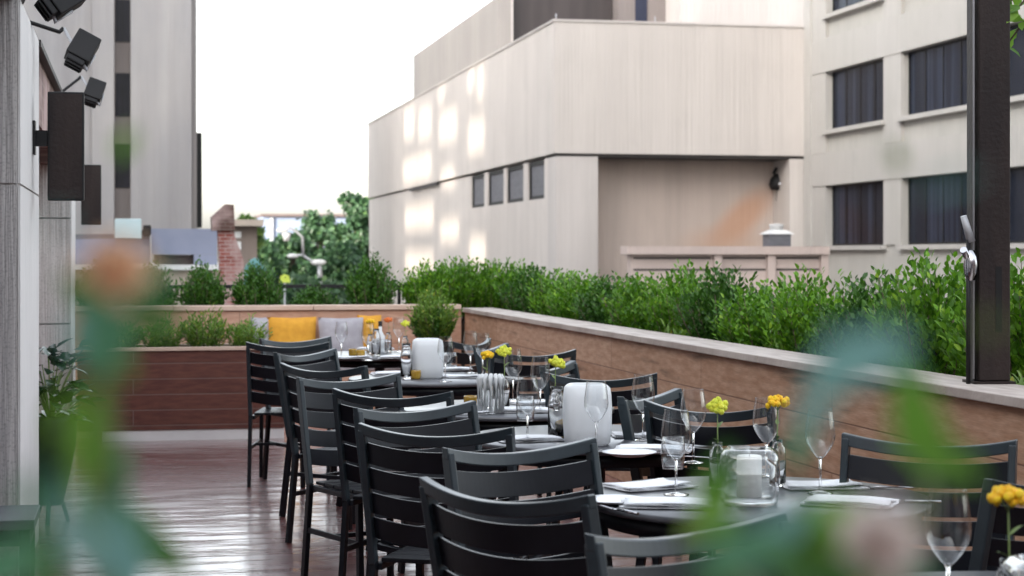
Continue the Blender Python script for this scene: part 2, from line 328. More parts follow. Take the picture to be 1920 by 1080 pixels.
M['sign']=mat('lime_sign',(.55,.65,.08),.6,var=(.6,.7,.1),scale=5)
# ------------------------------------------------------------------ ground, deck
def struct(o): o['kind']='structure'; return o
struct(MB().add([(-900,-400,-4.5),(900,-400,-4.5),(900,1500,-4.5),(-900,1500,-4.5)],[(0,1,2,3)]).build('ground',M['ground']))
struct(MB().box(-1.6,3.1,-3,17.05,-.3,0).build('deck_floor',M['deck']))
# ------------------------------------------------------------------ right planter wall (wall, cap, bed)
XW=3.04; YB=16.72
t=empty('planter_wall',(XW,0,0),0,'long cedar-clad planter wall along the right side of the deck under the hedge','planter wall')
MB().box(0,.06,-2,YB+.0,0,.905).build('cladding',M['wallwood'],t)
MB().box(.062,1.15,-2,YB+1.2,-.3,.80).build('soil',M['soil'],t)
for i in range(9):
    y0=-2+i*2.1; y1=min(y0+2.096,YB-.01)
    if y0<YB: MB().box(-.03,.27,y0,y1,.907,.945).build('cap_board',M['cap'],t,bevel=.004)
MB().box(1.152,1.25,-2,YB+1.2,-.3,.93).build('outer_face',M['cap'],t)
# back planter wall
t=empty('planter_wall',(0,YB,0),0,'pinkish cedar back wall with pale cap behind the yellow cushions','planter wall')
MB().box(-1.6,XW-.034,0,.06,0,.93).build('cladding',M['backwood'],t)
MB().box(-1.6,XW-.002,.062,1.05,-.3,.80).build('soil',M['soil'],t)
xs=[-1.6,.35,1.62,XW-.036]
for a,b in zip(xs,xs[1:]): MB().box(a+.003,b-.003,-.03,.25,.932,.975).build('cap_board',M['backcap'],t,bevel=.004)
MB().box(-1.6,XW-.002,1.052,1.12,-.3,.93).build('outer_face',M['backcap'],t)
# guard rail behind
t=empty('guard_rail',(0,YB+1.25,0),0,'thin dark metal guard rail running behind the back planter shrubs','railing')
MB().bar((-1.4,0,1.13),(3.1,0,1.13),.04,.035).build('top_rail',M['dark'],t)
for x in (-1.2,-.2,.75,1.72,2.6): MB().bar((x,0,-.2),(x,0,1.112),.03,.03,up=(0,1,0)).build('post',M['dark'],t)
# ------------------------------------------------------------------ left building
t=empty('restaurant_facade',(-.47,0,0),0,'concrete facade piers with brick lintel along left edge of the deck','building')
def yx(px): return YatX(px,-.47)
ya,yb=yx(38),yx(73); yc,yd=yx(134),yx(139.5)
f=MB()
f.box(-1.1,-.012,ya,yb,0,2.53)
for q_ in range(4):
    f.box(-1.1,-.012,ya-3.3-q_*2.6,ya-1.6-q_*2.6,0,2.53)  # out-of-view piers added to cut fill light on the deck
p1=f.build('pier',M['pier'],t)
MB().box(-.010,.0,ya+.004,yb-.004,.0,1.735).build('pier_panel',M['pierlight'],t)
MB().box(-.010,.0,ya+.004,yb-.004,1.745,2.527).build('pier_panel',M['pierlight'],t)
MB().box(-1.1,-.014,ya-.012,ya-.002,0,1.735).build('front_panel',M['pier'],t)
MB().box(-1.1,-.014,ya-.012,ya-.002,1.745,2.527).build('front_panel',M['pier'],t)
MB().box(-1.1,-.012,yc,yd+.3,0,.90).build('pier',M['pier'],t)
MB().box(-1.1,-.012,yc,yd+.3,.91,1.72).build('pier',M['pier'],t)
MB().box(-1.1,-.012,yc,yd+.3,1.73,2.14).build('pier',M['pier'],t)
MB().box(-.010,.0,yc+.004,yd+.29,0,2.14).build('pier_panel',M['pierlight'],t)
MB().box(-.55,-.03,yb+.003,yd+.3,2.145,2.50).build('lintel',M['brickbrown'],t)
MB().box(-.6,.01,yb+.003,yd+.31,2.503,2.535).build('coping',M['dark'],t)
MB().box(-.95,-.85,yb+.003,yc-.003,0,2.14).build('recessed_wall',M['brickbrown'],t)
MB().box(-.80,-.70,-3.0,ya-.02,0,2.53).build('recessed_glazing',M['glassdark'],t)  # this glazing and the roof edge: unseen, added to cut fill light
MB().box(-1.1,-.02,-3.0,ya-.02,2.533,2.9).build('roof_edge',M['dark'],t)
t0_=t
t=empty('added_brick_front',(1.2,-3.2,0),0,'unseen brown brick front added behind the terrace to darken reflections','building')  # unseen wall behind the camera, added to darken reflections
MB().box(-12,16,-.3,0,2.6,5.0).box(-12,-1.8,-.3,0,-4.5,2.598).box(2.4,16,-.3,0,-4.5,2.598).build('wall',M['brickbrown'],t)
MB().box(-1.79,2.39,-.2,-.15,0,2.59).build('window',M['glassdark'],t)
t=t0_
MB().box(-.75,-.06,yd+.9,yd+2.1,0,1.9).build('pier',M['pierlight'],t)
# low bench in front of pier
t=empty('low_bench',(-.85,ya-.45,0),0,'low grey slatted bench against the near concrete pier','bench')
zt=zat(958,-.6,ya-.3); 
MB().box(-.8,.47,-.15,.30,zt-.04,zt).build('seat',M['louvre'],t,bevel=.004)
MB().box(-.78,.45,-.10,.26,zt-.11,zt-.085).build('rail',M['dark'],t)
for x,y in ((-.7,-.1),(-.7,.25),(.43,-.1),(.43,.25)): MB().box(x-.02,x+.02,y-.02,y+.02,0,zt-.042).build('leg',M['dark'],t)
# projecting signs
def sign(pxc,zc,label,pxw):
    p=atd(pxc,(115+322)/2,8.6); s=atd(pxc,0,zc)
    t=empty('projecting_sign',(s.x,s.y,1.96),-.0,label,'sign','projecting signs on the facade')
    MB().box(-.085,.085,-.035,.035,-.26,.26).build('panel',M['dark'],t,bevel=.006)
    MB().box(-.075,.075,-.0385,-.0355,-.25,.25).build('face_plate',M['post'],t)
    MB().box(-(s.x+.47)+.012,-.086,-.02,.02,.0,.075).build('arm',M['dark'],t)
    MB().box(-(s.x+.47)+.001,-(s.x+.47)+.012,-.05,.05,-.04,.12).build('wall_plate',M['dark'],t)
    return t
s1=sign(124,8.7,'larger nearer dark rectangular blade sign on arm from concrete pier',63)
s2=sign(171,15.7,'smaller farther dark blade sign lower behind the first one',37)
def flood(px,py,zc,tilt,label,anchor):
    s=atd(px,py,zc); t=empty('floodlight',s,0,label,'floodlight','floodlights over the facade')
    R=Matrix.Rotation(tilt,4,'Y')@Matrix.Rotation(.35,4,'X')
    MB().box(-.06,.06,-.055,.055,-.07,.07,R).box(-.045,.045,-.05,.05,.071,.10,R).build('housing',M['dark'],t,bevel=.006)
    for i in range(3): MB().box(-.04,.04,-.036+.030*i,-.026+.030*i,.101,.108,R).build('cooling_fin',M['dark'],t)
    MB().box(-.05,.05,-.045,.045,-.073,-.071,R).build('lens',M['glassdark'],t)
    yk=[R@Vector((-.064,0,.0)), R@Vector((-.07,0,.09)), Vector((-.09,0,.10))]
    MB().tube(yk,.008).build('yoke',M['ltmetal'],t)
    d=Vector(anchor)
    MB().tube([(-.09,0,.10),(-.11,0,.08),(d.x-s.x,d.y-s.y,d.z-s.z)],.010).build('arm',M['dark'],t)
flood(155,92,8.8,-2.65,'middle black floodlight tilted above the nearer dark sign',(-.485,8.75,2.53))
flood(177,171,12.5,-2.8,'smallest black floodlight right of the nearer dark sign',(-.485,12.6,2.53))
flood(118,-4,7.4,-2.2,'topmost black floodlight cut off by the top of the picture',(-.485,8.2,2.53))
# ------------------------------------------------------------------ dark slatted planter at the aisle end
pA=atz(143,830,0); pB=atz(535,830,0)
t=empty('slatted_planter',(0,pA.y,0),0,'dark reddish slatted wooden planter across the end of the aisle','planter')
x0=pA.x+.01; x1=XatY(533,pA.y); 
MB().box(x0,x1,0,.5,.085,.695).build('box',M['planterwood'],t)
MB().box(x0-.012,x1+.012,-.02,.04,.697,.725).build('front_rim',M['backcap'],t,bevel=.003)
MB().box(x0-.012,x1+.012,.46,.51,.697,.725).build('rear_rim',M['backcap'],t,bevel=.003)
MB().box(x0+.02,x1-.02,.042,.458,.55,.70).build('soil',M['soil'],t)
MB().box(XatY(190,pA.y),x1,.01,.45,.0,.082).build('plinth',M['white'],t)
PY=pA.y
# ------------------------------------------------------------------ shrubs
def shrub_bm(seed, w, h, stems, lpl, L, W, spread=.5, ell=.8):
    random.seed(seed); fol=MB(); wd=MB()
    for i in range(stems):
        a=random.uniform(0,2*math.pi); r=math.sqrt(random.random())
        bx,by=r*w*.22*math.cos(a),r*w*.22*math.sin(a)
        tx,ty=r*w*.5*math.cos(a)+random.gauss(0,w*.04),r*w*.5*math.sin(a)+random.gauss(0,w*.04)
        hh=h*(1-.42*r**2.2)*random.uniform(.62,1.0)
        if random.random()<.10: hh*=1.14
        p0=Vector((bx,by,0)); p2=Vector((tx,ty,hh)); p1=Vector((bx*.4+tx*.6*1.1,by*.4+ty*.6*1.1,hh*.5))
        pt=lambda u:p0*(1-u)**2+p1*(2*u*(1-u))+p2*u*u
        if i%3==0: wd.tube([pt(0),pt(.5),pt(.95)],.004*h/.5,4,.0015)
        for k in range(lpl):
            u=.12+.88*((k+random.random())/lpl); q=pt(u)
            b=random.uniform(0,2*math.pi); tan=(pt(min(1,u+.05))-pt(max(0,u-.05))).normalized()
            side=Vector((math.cos(b),math.sin(b),random.uniform(-.1,.5)))
            d=(side*spread*1.4+tan*.9)
            o=q+side*random.uniform(0,.03)*(h/.5)
            fol.leaf(o,d,L*random.uniform(.6,1.15),W*random.uniform(.7,1.1),(random.gauss(0,.5),random.gauss(0,.5),1),.2)
    return fol,wd
def shrub_thing(name, seeds, m, label, cat, group, **kw):
    fol,wd=shrub_bm(seeds,**kw); t=empty(name,(0,0,0),0,label,cat,group)
    fol.build('foliage',m,t); wd.build('stem',M['bark'],t); return t
HP=[shrub_thing('hedge_shrub',11+i,M['box' if i!=2 else 'boxdark'],'x','shrub',None,w=.60,h=.56,stems=120,lpl=32,L=.042,W=.022) for i in range(3)]
used=set()
def place(proto,loc,rz,sc,label,group=None):
    o=proto if id(proto) not in used else copy_tree(proto)
    used.add(id(proto)); o.location=loc; o.rotation_euler=(0,0,rz); o.scale=sc; o['label']=label
    if group: o['group']=group
    return o
hedge=[ # px centre, base py, height factor, label
 (1925,.62,1.12,'green box shrub right of the steel post at the picture edge'),
 (1755,.62,1.12,'large green box shrub immediately left of the dark steel post'),
 (1640,.60,.98,'loose-tipped box shrub, second left of the steel post'),
 (1530,.60,.99,'box shrub in the hedge, third left of the steel post'),
 (1440,.60,.95,'box shrub in the hedge, fourth left of the steel post'),
 (1360,.60,.97,'box shrub in the hedge, fifth left of the steel post'),
 (1285,.60,.99,'box shrub below the left end of the low panelled concrete wall'),
 (1215,.60,.92,'box shrub in the hedge below the shaded wall recess left part'),
 (1155,.60,.92,'box shrub below the bright edge of the building recess'),
 (1100,.60,.98,'box shrub in the hedge below the smooth pale corner wall'),
 (1050,.60,1.0,'box shrub below the concrete building corner in the hedge'),
 (1005,.60,1.0,'box shrub in the hedge below the four small dark windows'),
 (962,.60,1.02,'box shrub at the hedge bend near the far deck corner'),
]
G='box shrubs of the long hedge'
for i,(px,dx,hf,lab) in enumerate(hedge):
    X=XW+dx-.02; Y=YatX(px,X); random.seed(100+i)
    place(HP[i%3],(X,Y,.80),random.uniform(0,6),(random.uniform(.92,1.1),random.uniform(.95,1.15),hf*random.uniform(.93,1.1)),lab,G)
for px,dy,hf,lab in ((925,.55,1.12,'box shrub behind the deck corner, fourth from the far hedge end'),(885,.6,1.12,'box shrub behind the deck corner, third from the far hedge end'),(846,.6,1.12,'box shrub behind the deck corner, second from the far hedge end'),(808,.6,1.1,'last box shrub at the far left end of the hedge')):
    Y=YB+dy; place(HP[int(px)%3],(XatY(px,Y),Y,.80),px,(1.0,1.0,hf),lab,G)
RB=shrub_thing('round_shrub',31,M['boxdark'],'x','shrub',None,w=.44,h=.60,stems=170,lpl=32,L=.038,W=.019)
G2='round shrubs on the back planter'
for px,sc,hf,lab in ((380,1.0,1.0,'leftmost clearly seen round dark shrub above the small light-green plants'),(482,1.05,1.0,'round dark shrub right of the red brick chimney on back wall'),(697,1.08,1.12,'round spiky shrub by the pale building base on back wall'),(590,.98,.62,'low dark shrub under the guard rail between two taller ones'),(285,1.05,.98,'round shrub behind the blurred apricot flower'),(190,1.1,1.0,'round shrub at the far left beside the facade pier')):
    Y=YB+.5; place(RB,(XatY(px,Y),Y,.80),px*.7,(sc,sc,hf),lab,G2)
# corner shrub in pot
pc=atd(812,640,16.0)
t=shrub_thing('corner_shrub',41,M['ylwgreen'],'yellow-tipped bushy shrub in the corner where the two cedar walls meet','shrub',None,w=.42,h=.52,stems=110,lpl=30,L=.04,W=.016)
t.location=(pc.x,pc.y,.66)
fol,wd=shrub_bm(42,.40,.34,80,26,.04,.018); fo=fol.build('lower_foliage',M['boxdark'],t)
t=empty('shrub_pot',(pc.x,pc.y,0),0,'dark square pot holding the yellow-tipped corner shrub','pot')
MB().lathe([(.10,0),(.13,.02),(.16,.62),(.175,.62),(.175,.67),(.15,.67),(.14,.60),(.0,.60)],28,sq=5).build('pot_body',M['dark'],t)
MB().lathe([(.14,.64),(.0,.645)],20,sq=5).build('soil',M['soil'],t)
# light plants in slatted planter
LP=shrub_thing('fern_shrub',51,M['ylwgreen'],'x','plant',None,w=.40,h=.34,stems=60,lpl=22,L=.05,W=.014,spread=.7)
G3='light green plants in the slatted planter'
for px,sc,hf,lab in ((385,1.0,1.05,'tallest light-green feathery plant in the slatted planter'),(462,.95,.8,'small light-green plant near the planter end, beside the chairs'),(305,1.0,.85,'light-green plant behind the blurred leaves in the slatted planter'),(225,1.0,.8,'light-green plant at left end of the slatted planter')):
    Y=PY+.25; place(LP,(XatY(px,Y),Y,.68),px,(sc,sc,hf),lab,G3)
# low pale weeds beside hedge
WD=shrub_thing('ground_cover_plant',61,M['ylwgreen'],'x','plant',None,w=.22,h=.12,stems=16,lpl=8,L=.05,W=.025,spread=.9)
for px,lab in ((960,'small pale green weed at the foot of the hedge near the deck corner'),(1255,'small pale weed on the cap edge below the middle of the hedge'),(1450,'small pale weed at the hedge foot near the blurred leaf'),(1905,'small green weed at the base of the dark steel post')):
    X=XW+.36; place(WD,(X,YatX(px,X),.80 if px<1900 else .80),px,(1,1,1.6),lab,'small weeds along the wall cap')
# ------------------------------------------------------------------ steel post with spot lamps
pp=atz(1854,718,.945)
t=empty('steel_post',(pp.x,pp.y,.945),-TH*.6,'tall dark brown square steel post standing on the planter wall cap','post')
MB().box(-.058,.064,-.06,.06,.012,3.2).build('shaft',M['post'],t,bevel=.004)
MB().box(-.070,-.066,-.035,.05,.012,3.2).build('flange',M['post'],t)
MB().tube([(-.0755,-.045,.02),(-.0755,-.045,3.2)],.004,8).build('conduit',M['ltmetal'],t)
MB().box(-.08,.08,-.075,.075,.0,.01).build('base_plate',M['post'],t)
MB().box(.005,.03,-.062,-.0605,.20,.45).build('label_plate',M['dark'],t)
t=empty('post_spotlights',(pp.x-.10,pp.y-.03,1.40),0,'pair of grey metal spotlights on a bracket beside the steel post','spotlight')
MB().tube([(0,0,-.46),(0,0,.1)],.009,8).build('stake',M['dark'],t)
MB().tube([(-.035,-.03,.06),(.03,.03,.0)],.014,10).build('lower_lamp',M['steel'],t)
MB().tube([(-.02,.0,.19),(.012,0,.09)],.012,10,.017).build('upper_lamp',M['ltmetal'],t)
MB().blob((.01,0,.0),.03,8,6,sc=(1,1,2.2)).build('bracket',M['steel'],t)
# near tree, right, only hanging leaves visible
def branch(seed,pts,n,fol,wd,L=.085,W=.04):
    random.seed(seed); wd.tube(pts,.010,6,.003)
    for i in range(n):
        u=(1-random.random()**2*.55)*(len(pts)-1)*.999; k=int(u); q=Vector(pts[k]).lerp(Vector(pts[min(k+1,len(pts)-1)]),u-k)
        d=Vector((random.gauss(0,.7),random.gauss(0,.7),random.gauss(-.5,.5)))
        fol.leaf(q,d,L*random.uniform(.7,1.2),W*random.uniform(.8,1.2),(random.gauss(0,.5),random.gauss(0,.5),1),.18)
b0=atd(1990,-150,7.2); 
t=empty('overhanging_tree',(b0.x+.6,b0.y,.80),0,'leafy young tree whose bright green leaves hang in at top right','tree')
fol=MB(); wd=MB(); O=Vector((b0.x+.6,b0.y,.80))
wd.tube([(0,0,0),(.03,.02,1.0),(0,0,2.4)],.035,8,.02)
for sd_,px,py,dx in ((1,1868,34,7.2),(2,1876,100,7.1),(3,1900,66,7.3),(4,1865,2,7.2),(6,1905,20,7.0),(5,2050,-100,7.5)):
    e=atd(px,py,dx)-O; s=Vector((0,0,2.1)); mid=(s+e)*.5+Vector((0,0,.22)); branch(sd_,[s,mid,e],14,fol,wd)
for i in range(900):
    random.seed(5000+i); v=Vector((random.gauss(0,.45),random.gauss(0,.45),random.gauss(0,.35)))+Vector((.15,0,2.5))
    fol.leaf(v,(random.gauss(0,1),random.gauss(0,1),random.gauss(-.3,.6)),.08,.04,(random.gauss(0,.5),0,1),.2)
# keep only leaves belonging above the frame or right of it except the hanging twigs: crown sits high enough
fol.build('crown',leafmat('fresh_green_leaves',(.10,.24,.03),(.22,.42,.05),(.36,.50,.08),trans=.4),t); wd.build('trunk',M['bark'],t)  # plain bright green leaf colour
# ------------------------------------------------------------------ chair
def chair_proto():
    t=empty('dining_chair',(0,0,0),0,'x','chair'); W=.245
    def sy(z): return -.205-.10*max(0,(z-.45))/.41      # stile rake
    fr=MB()
    for s in (-1,1):
        fr.bar((s*W,sy(.46),.44),(s*W,sy(.86),.885),.022,.040,up=(0,1,0))
    def arc(z0,z1,w,th,bow,mb,n=26,lift=0):
        vs=[];fs=[]
        for i in range(n+1):
            u=-1+2*i/n; x=u*w; off=-bow*(1-u*u)
            lf=lift*u*u
            for (zz,dy) in ((z0,-th/2),(z0,th/2),(z1,th/2),(z1,-th/2)):
                vs.append((x,sy(zz)+off+dy,zz+lf))
        for i in range(n):
            a=i*4;b=a+4
            for k in range(4): fs.append((a+k,b+k,b+(k+1)%4,a+(k+1)%4))
        fs+= [(0,1,2,3),(n*4+3,n*4+2,n*4+1,n*4)]
        mb.add(vs,fs)
    arc(.835,.870,W+.012,.032,.042,fr,lift=.034)
    fr.build('back_frame',M['chairframe'],t,bevel=.004)
    sl=MB()
    for k in range(4): 
        z1=.818-k*.082; arc(z1-.070,z1,W-.012,.012,.040,sl,lift=.022)
    sl.build('backrest',M['chair'],t,bevel=.002)
    st_=MB()
    for k in range(5):
        y0=-.19+k*.086; st_.box(-.225,.225,y0,y0+.078,.440,.455)
    st_.box(-.243,-.218,-.20,.245,.415,.438).box(.218,.243,-.20,.245,.415,.438).box(-.216,.216,.222,.245,.412,.437)
    st_.build('seat',M['chair'],t,bevel=.003)
    for s in (-1,1):
        MB().bar((s*W,-.265,0),(s*W,-.204,.445),.022,.034,up=(0,1,0)).build('leg',M['chair'],t,bevel=.003)
        MB().bar((s*(W-.004),.25,0),(s*(W-.010),.225,.436),.024,.030,up=(0,1,0)).build('leg',M['chair'],t,bevel=.003)
    MB().bar((-W,-.235,.24),(-W+.004,.236,.24),.014,.022).bar((W,-.235,.24),(W-.004,.236,.24),.014,.022).bar((-W+.01,0,.24),(W-.01,0,.24),.018,.018).build('stretcher',M['chair'],t)
    return t
CH=chair_proto(); first=[True]
def chair(l,r,facing,label):
    """l, r: photo pixels of the top left and right corners of the backrest"""
    z=.903; a=atz(*l,z); b=atz(*r,z); v=(b-a); mid=(a+b)/2
    # facing 'away': right-hand direction is a->b, chair faces +90deg from it
    ang=math.atan2(v.y,v.x)
    if facing=='toward': ang+=math.pi
    o=CH if first[0] else copy_tree(CH); first[0]=False
    # local back top centre sits at (0,-.305)
    c,s=math.cos(ang),math.sin(ang); off=Vector((0*c+.305*s,-.305*c,0))
    o.location=(mid.x-off.x,mid.y-off.y,0); o.rotation_euler=(0,0,ang)
    o['label']=label; o['group']='charcoal slatted dining chairs'
chairs=[
 ((788,893),(1118,928),'away','nearest dark chair seen from behind, its curved top rail at bottom centre'),
 ((858,838),(1092,822),'toward','second table chair facing us, just left of the square glass lantern table'),
 ((690,793),(946,800),'away','dark chair seen from behind, second nearest, left of the frosted lantern table'),
 ((684,763),(873,752),'toward','chair facing us immediately behind the second nearest dark-backed chair'),
 ((641,728),(832,733),'away','chair seen from behind, third nearest of the dark-backed aisle row'),
 ((580,706),(727,700),'toward','chair facing us with blue-grey slats catching light, mid aisle row'),
 ((528,680),(687,686),'away','chair seen from behind, fourth nearest in the aisle row'),
 ((512,661),(632,653),'toward','chair facing us at far aisle row with pale left stile'),
 ((472,641),(607,641),'away','farthest aisle chair seen from behind, in front of slatted planter end'),
 ((502,634),(606,631),'toward','last chair at the far table, only its top rail showing'),
 ((1122,1000),(1452,962),'toward','chair facing us at bottom edge with grey-green frame, partly behind blurred leaf'),
 ((1592,812),(1894,824),'toward','dark chair against the cedar wall behind the blurred vertical green leaf'),
 ((1826,900),(2150,872),'away','chair cut off by the right picture edge beside yellow flower'),
 ((1222,750),(1438,760),'away','dark-backed chair by cedar wall between two middle tables, widest on that side'),
 ((1135,748),(1298,724),'toward','chair with right corner rising in front of the cedar wall, third table side'),
 ((1048,698),(1206,699),'away','dark chair right of the lime flower, long straight top rail'),
 ((1000,690),(1091,673),'toward','chair behind lime flower, only its upturned right corner against cedar'),
 ((945,657),(1054,655),'away','small far chair by cedar wall with pale gap under top rail'),
 ((882,652),(960,642),'toward','small far chair right of the tall wine glass, tilted corner'),
 ((835,641),(926,633),'away','farthest wall-side chair beside the corner shrub'),
]
for c_ in chairs: chair(*c_)
# ------------------------------------------------------------------ tables
TZ=.74
def table_proto():
    t=empty('round_table',(0,0,0),0,'x','table')
    MB().lathe([(0,TZ-.022),(.49,TZ-.022),(.50,TZ-.018),(.50,TZ-.004),(.496,TZ),(0,TZ)],64).build('tabletop',M['table'],t)
    MB().lathe([(.455,TZ-.07),(.465,TZ-.07),(.465,TZ-.024),(.455,TZ-.024)],48).build('apron',M['chair'],t)
    MB().lathe([(.035,.03),(.035,TZ-.07),(.12,TZ-.04),(.12,TZ-.023)],20).build('column',M['chair'],t)
    MB().lathe([(0,.0),(.27,.0),(.27,.012),(.05,.035),(.0,.035)],32).build('base',M['chair'],t)
    return t
TP=table_proto(); ft=[True]
tables=[((1955,1154),'nearest round table at the bottom right corner with one big wine glass'),
        ((1420,931),'round dark table carrying the clear square glass lantern'),
        ((1118,818),'round dark table carrying the larger white frosted lantern'),
        ((948,764),'round dark table with ribbed glass lantern and two yellow flowers'),
        ((818,708),'round dark table carrying the smaller white frosted lantern'),
        ((712,664),'farthest round table crowded with white napkins and flowers')]
for (px,py),lab in tables:
    p=atz(px,py,TZ); o=TP if ft[0] else copy_tree(TP); ft[0]=False
    o.location=(p.x,p.y,0); o['label']=lab; o['group']='round metal dining tables'
# ------------------------------------------------------------------ tableware
def tp(px,py): p=atz(px,py,TZ); return (p.x,p.y,TZ+.001)
def mk(name,parts,label,cat,group=None):
    t=empty(name,(0,0,0),0,label,cat,group)
    for n,mb,m in parts: mb.build(n,m,t)
    return t
protos={}
def inst(key,loc,label,rz=0,sc=1,group=None):
    pr=protos[key]; o=pr if pr.get('u',0)==0 and id(pr) not in used else copy_tree(pr); used.add(id(pr))
    o.location=loc; o.rotation_euler=(0,0,rz); o.scale=(sc,sc,sc) if not isinstance(sc,tuple) else sc; o['label']=label
    if group: o['group']=group
    return o
bowl=[(.008,.101),(.014,.106),(.026,.121),(.038,.142),(.0415,.155),(.0425,.166),(.0415,.185),(.0385,.208),(.035,.230),(.0335,.240),(.0338,.2415),(.0332,.2415)]
protos['wine']=mk('wine_glass',[('bowl',MB().lathe(bowl,28),M['glass']),('stem',MB().lathe([(.0045,.004),(.0035,.05),(.004,.095),(.009,.101),(.0,.104)],10),M['thickglass']),('foot',MB().lathe([(0,.0),(.036,.0),(.036,.002),(.006,.007),(.0,.007)],24),M['thickglass'])],'x','wine glass')
protos['tumbler']=mk('water_tumbler',[('body',MB().lathe([(0,.001),(.034,.001),(.040,.04),(.0385,.08),(.034,.105),(.0335,.105),(.038,.08),(.039,.04),(.033,.010),(0,.010)],24),M['glass'])],'x','tumbler')
def lant(w,h,mt,n=28,rib=0):
    R=w/2; r=.16*w
    prof=[(0,0),(R*.80,0),(R*.93,.012),(R*.98,h*.3),(R,h*.6),(R*.97,h*.82)]
    prof+=[(R*.97-r*(1-math.cos(a)),h-r+r*math.sin(a)) for a in (.5,1.0,1.35,1.57)]
    return prof
def lantern(key,w,h,mt,inner):
    pr=lant(w,h,mt); r=pr[-1][0]
    body=MB().lathe(pr,96,sq=4,flute=.045 if key=='f' else 0)
    body.lathe([(r,h),(r*.93,h-.004),(r*.93,h-.03),(w/2*.88,h*.7),(w/2*.86,h*.3),(w/2*.8,.02),(0,.02)],40,sq=4)
    return mk('lantern',[('glass_body',body,mt)],'x','lantern')
protos['clearlant']=lantern('c',.170,.158,M['lanternglass'],1)
protos['frostlant']=lantern('f',.175,.225,M['frost'],0)
rb=MB(); 
for i in range(14):
    a=2*math.pi*i/14; rb.tube([(.055*math.cos(a),.055*math.sin(a),.004),(.056*math.cos(a),.056*math.sin(a),.155),(.046*math.cos(a),.046*math.sin(a),.168)],.0085,8)
protos['riblant']=mk('ribbed_lantern',[('glass_ribs',rb,M['frost']),('inner_glass',MB().lathe([(0,.002),(.045,.002),(.045,.16)],28),M['lanternglass'])],'x','lantern')
protos['candle']=mk('pillar_candle',[('wax',MB().lathe([(0,0),(.037,0),(.038,.003),(.038,.118),(.035,.122),(.0,.117)],28),M['candle']),('wick',MB().tube([(0,0,.117),(.001,0,.130)],.001,5),M['dark'])],'x','candle')
protos['votive']=mk('votive_holder',[('cup',MB().lathe([(0,0),(.026,0),(.031,.01),(.032,.045),(.030,.052),(.028,.052),(.028,.012),(0,.01)],22),M['amber'])],'x','candle holder')
protos['budvase']=mk('bud_vase',[('body',MB().lathe([(0,0),(.028,0),(.030,.01),(.030,.11),(.026,.135),(.017,.150),(.018,.165),(.016,.165),(.015,.150),(.024,.133),(.028,.11),(.028,.012),(0,.012)],24),M['thickglass'])],'x','vase')
protos['carafe']=mk('glass_carafe',[('body',MB().lathe([(0,0),(.034,0),(.036,.012),(.036,.14),(.030,.17),(.022,.19),(.026,.21),(.024,.21),(.020,.19),(.028,.168),(.033,.14),(.033,.015),(0,.015)],24),M['thickglass'])],'x','carafe')
def flower(key,m,flat=.6):
    random.seed(len(key)*7); b=MB()
    for i in range(26):
        a=random.uniform(0,6.28); r=math.sqrt(random.random())*.030
        b.blob((r*math.cos(a),r*math.sin(a),.247+random.uniform(-.008,.012)-r*.25*flat*2),.010,7,4,.15)
    s=MB().tube([(0,0,.01),(.004,.002,.12),(0,0,.238)],.0018,6)
    lf=MB().leaf((.003,.001,.17),(1,.3,.6),.04,.012,(0,0,1)).leaf((.003,.001,.13),(-1,-.3,.5),.035,.011,(0,0,1))
    for i in range(6):
        a=i*1.05; s.tube([(0,0,.215),(.014*math.cos(a),.014*math.sin(a),.238)],.001,4)
    return mk('cut_flower',[('bloom',b,m),('stem',s,M['stem']),('leaves',lf,M['stem'])],'x','flower')
protos['yflower']=flower('yf',M['yellow']); protos['lflower']=flower('lime',M['lime'],1.2); protos['oflower']=flower('oran',M['orange'])
def napkin_proto(seed):
    random.seed(seed); mb=MB(); nx,ny=12,8; w,d=.24,.17
    for lay in range(3):
        z0=.0032*lay; vs=[];fs=[]; ph=random.uniform(0,6); wl=w-.008*lay; dl=d-.006*lay; ox=random.uniform(-.006,.006)
        def hgt(i,j): 
            u=i/nx; v=j/ny
            return z0+.0015+.0022*lay*math.sin(u*3.1+ph)+.002*lay*math.sin(v*5+ph*2)+ (.0015*lay if 0<i<nx and 0<j<ny else 0)
        top=[[(-wl/2+wl*i/nx+ox+.003*math.sin(j*1.3+ph),-dl/2+dl*j/ny+.003*math.sin(i*.9+ph),hgt(i,j)+.004) for j in range(ny+1)] for i in range(nx+1)]
        for i in range(nx+1):
            for j in range(ny+1): vs.append(top[i][j])
        for i in range(nx+1):
            for j in range(ny+1): x,y,z=top[i][j]; vs.append((x,y,max(.0,z-.003)))
        K=(nx+1)*(ny+1); ix=lambda i,j:i*(ny+1)+j
        for i in range(nx):
            for j in range(ny):
                fs.append((ix(i,j),ix(i+1,j),ix(i+1,j+1),ix(i,j+1)))
        for i in range(nx):
            for j in (0,ny): fs.append((ix(i,j),ix(i+1,j),K+ix(i+1,j),K+ix(i,j)))
        for j in range(ny):
            for i in (0,nx): fs.append((ix(i,j),ix(i,j+1),K+ix(i,j+1),K+ix(i,j)))
        mb.add(vs,fs,True)
    o=mb.build('folded_napkin',M['linen']); tag(o,'x','napkin'); return o
protos['napkin']=napkin_proto(3); protos['napkin2']=napkin_proto(9)
fk=MB().tube([(0,-.095,.004),(0,.02,.006),(0,.045,.004)],.003,6,.0022)
for i in range(4): fk.tube([((i-1.5)*.005,.045,.004),((i-1.5)*.0055,.095,.007)],.0012,5)
fk.box(-.010,.010,.035,.05,.003,.006)
protos['fork']=fk.build('fork',M['steel']); tag(protos['fork'],'x','fork')
protos['knife']=MB().tube([(0,-.11,.005),(0,-.01,.005)],.0045,6).box(-.009,.007,-.01,.11,.002,.0045).build('knife',M['steel']); tag(protos['knife'],'x','knife')
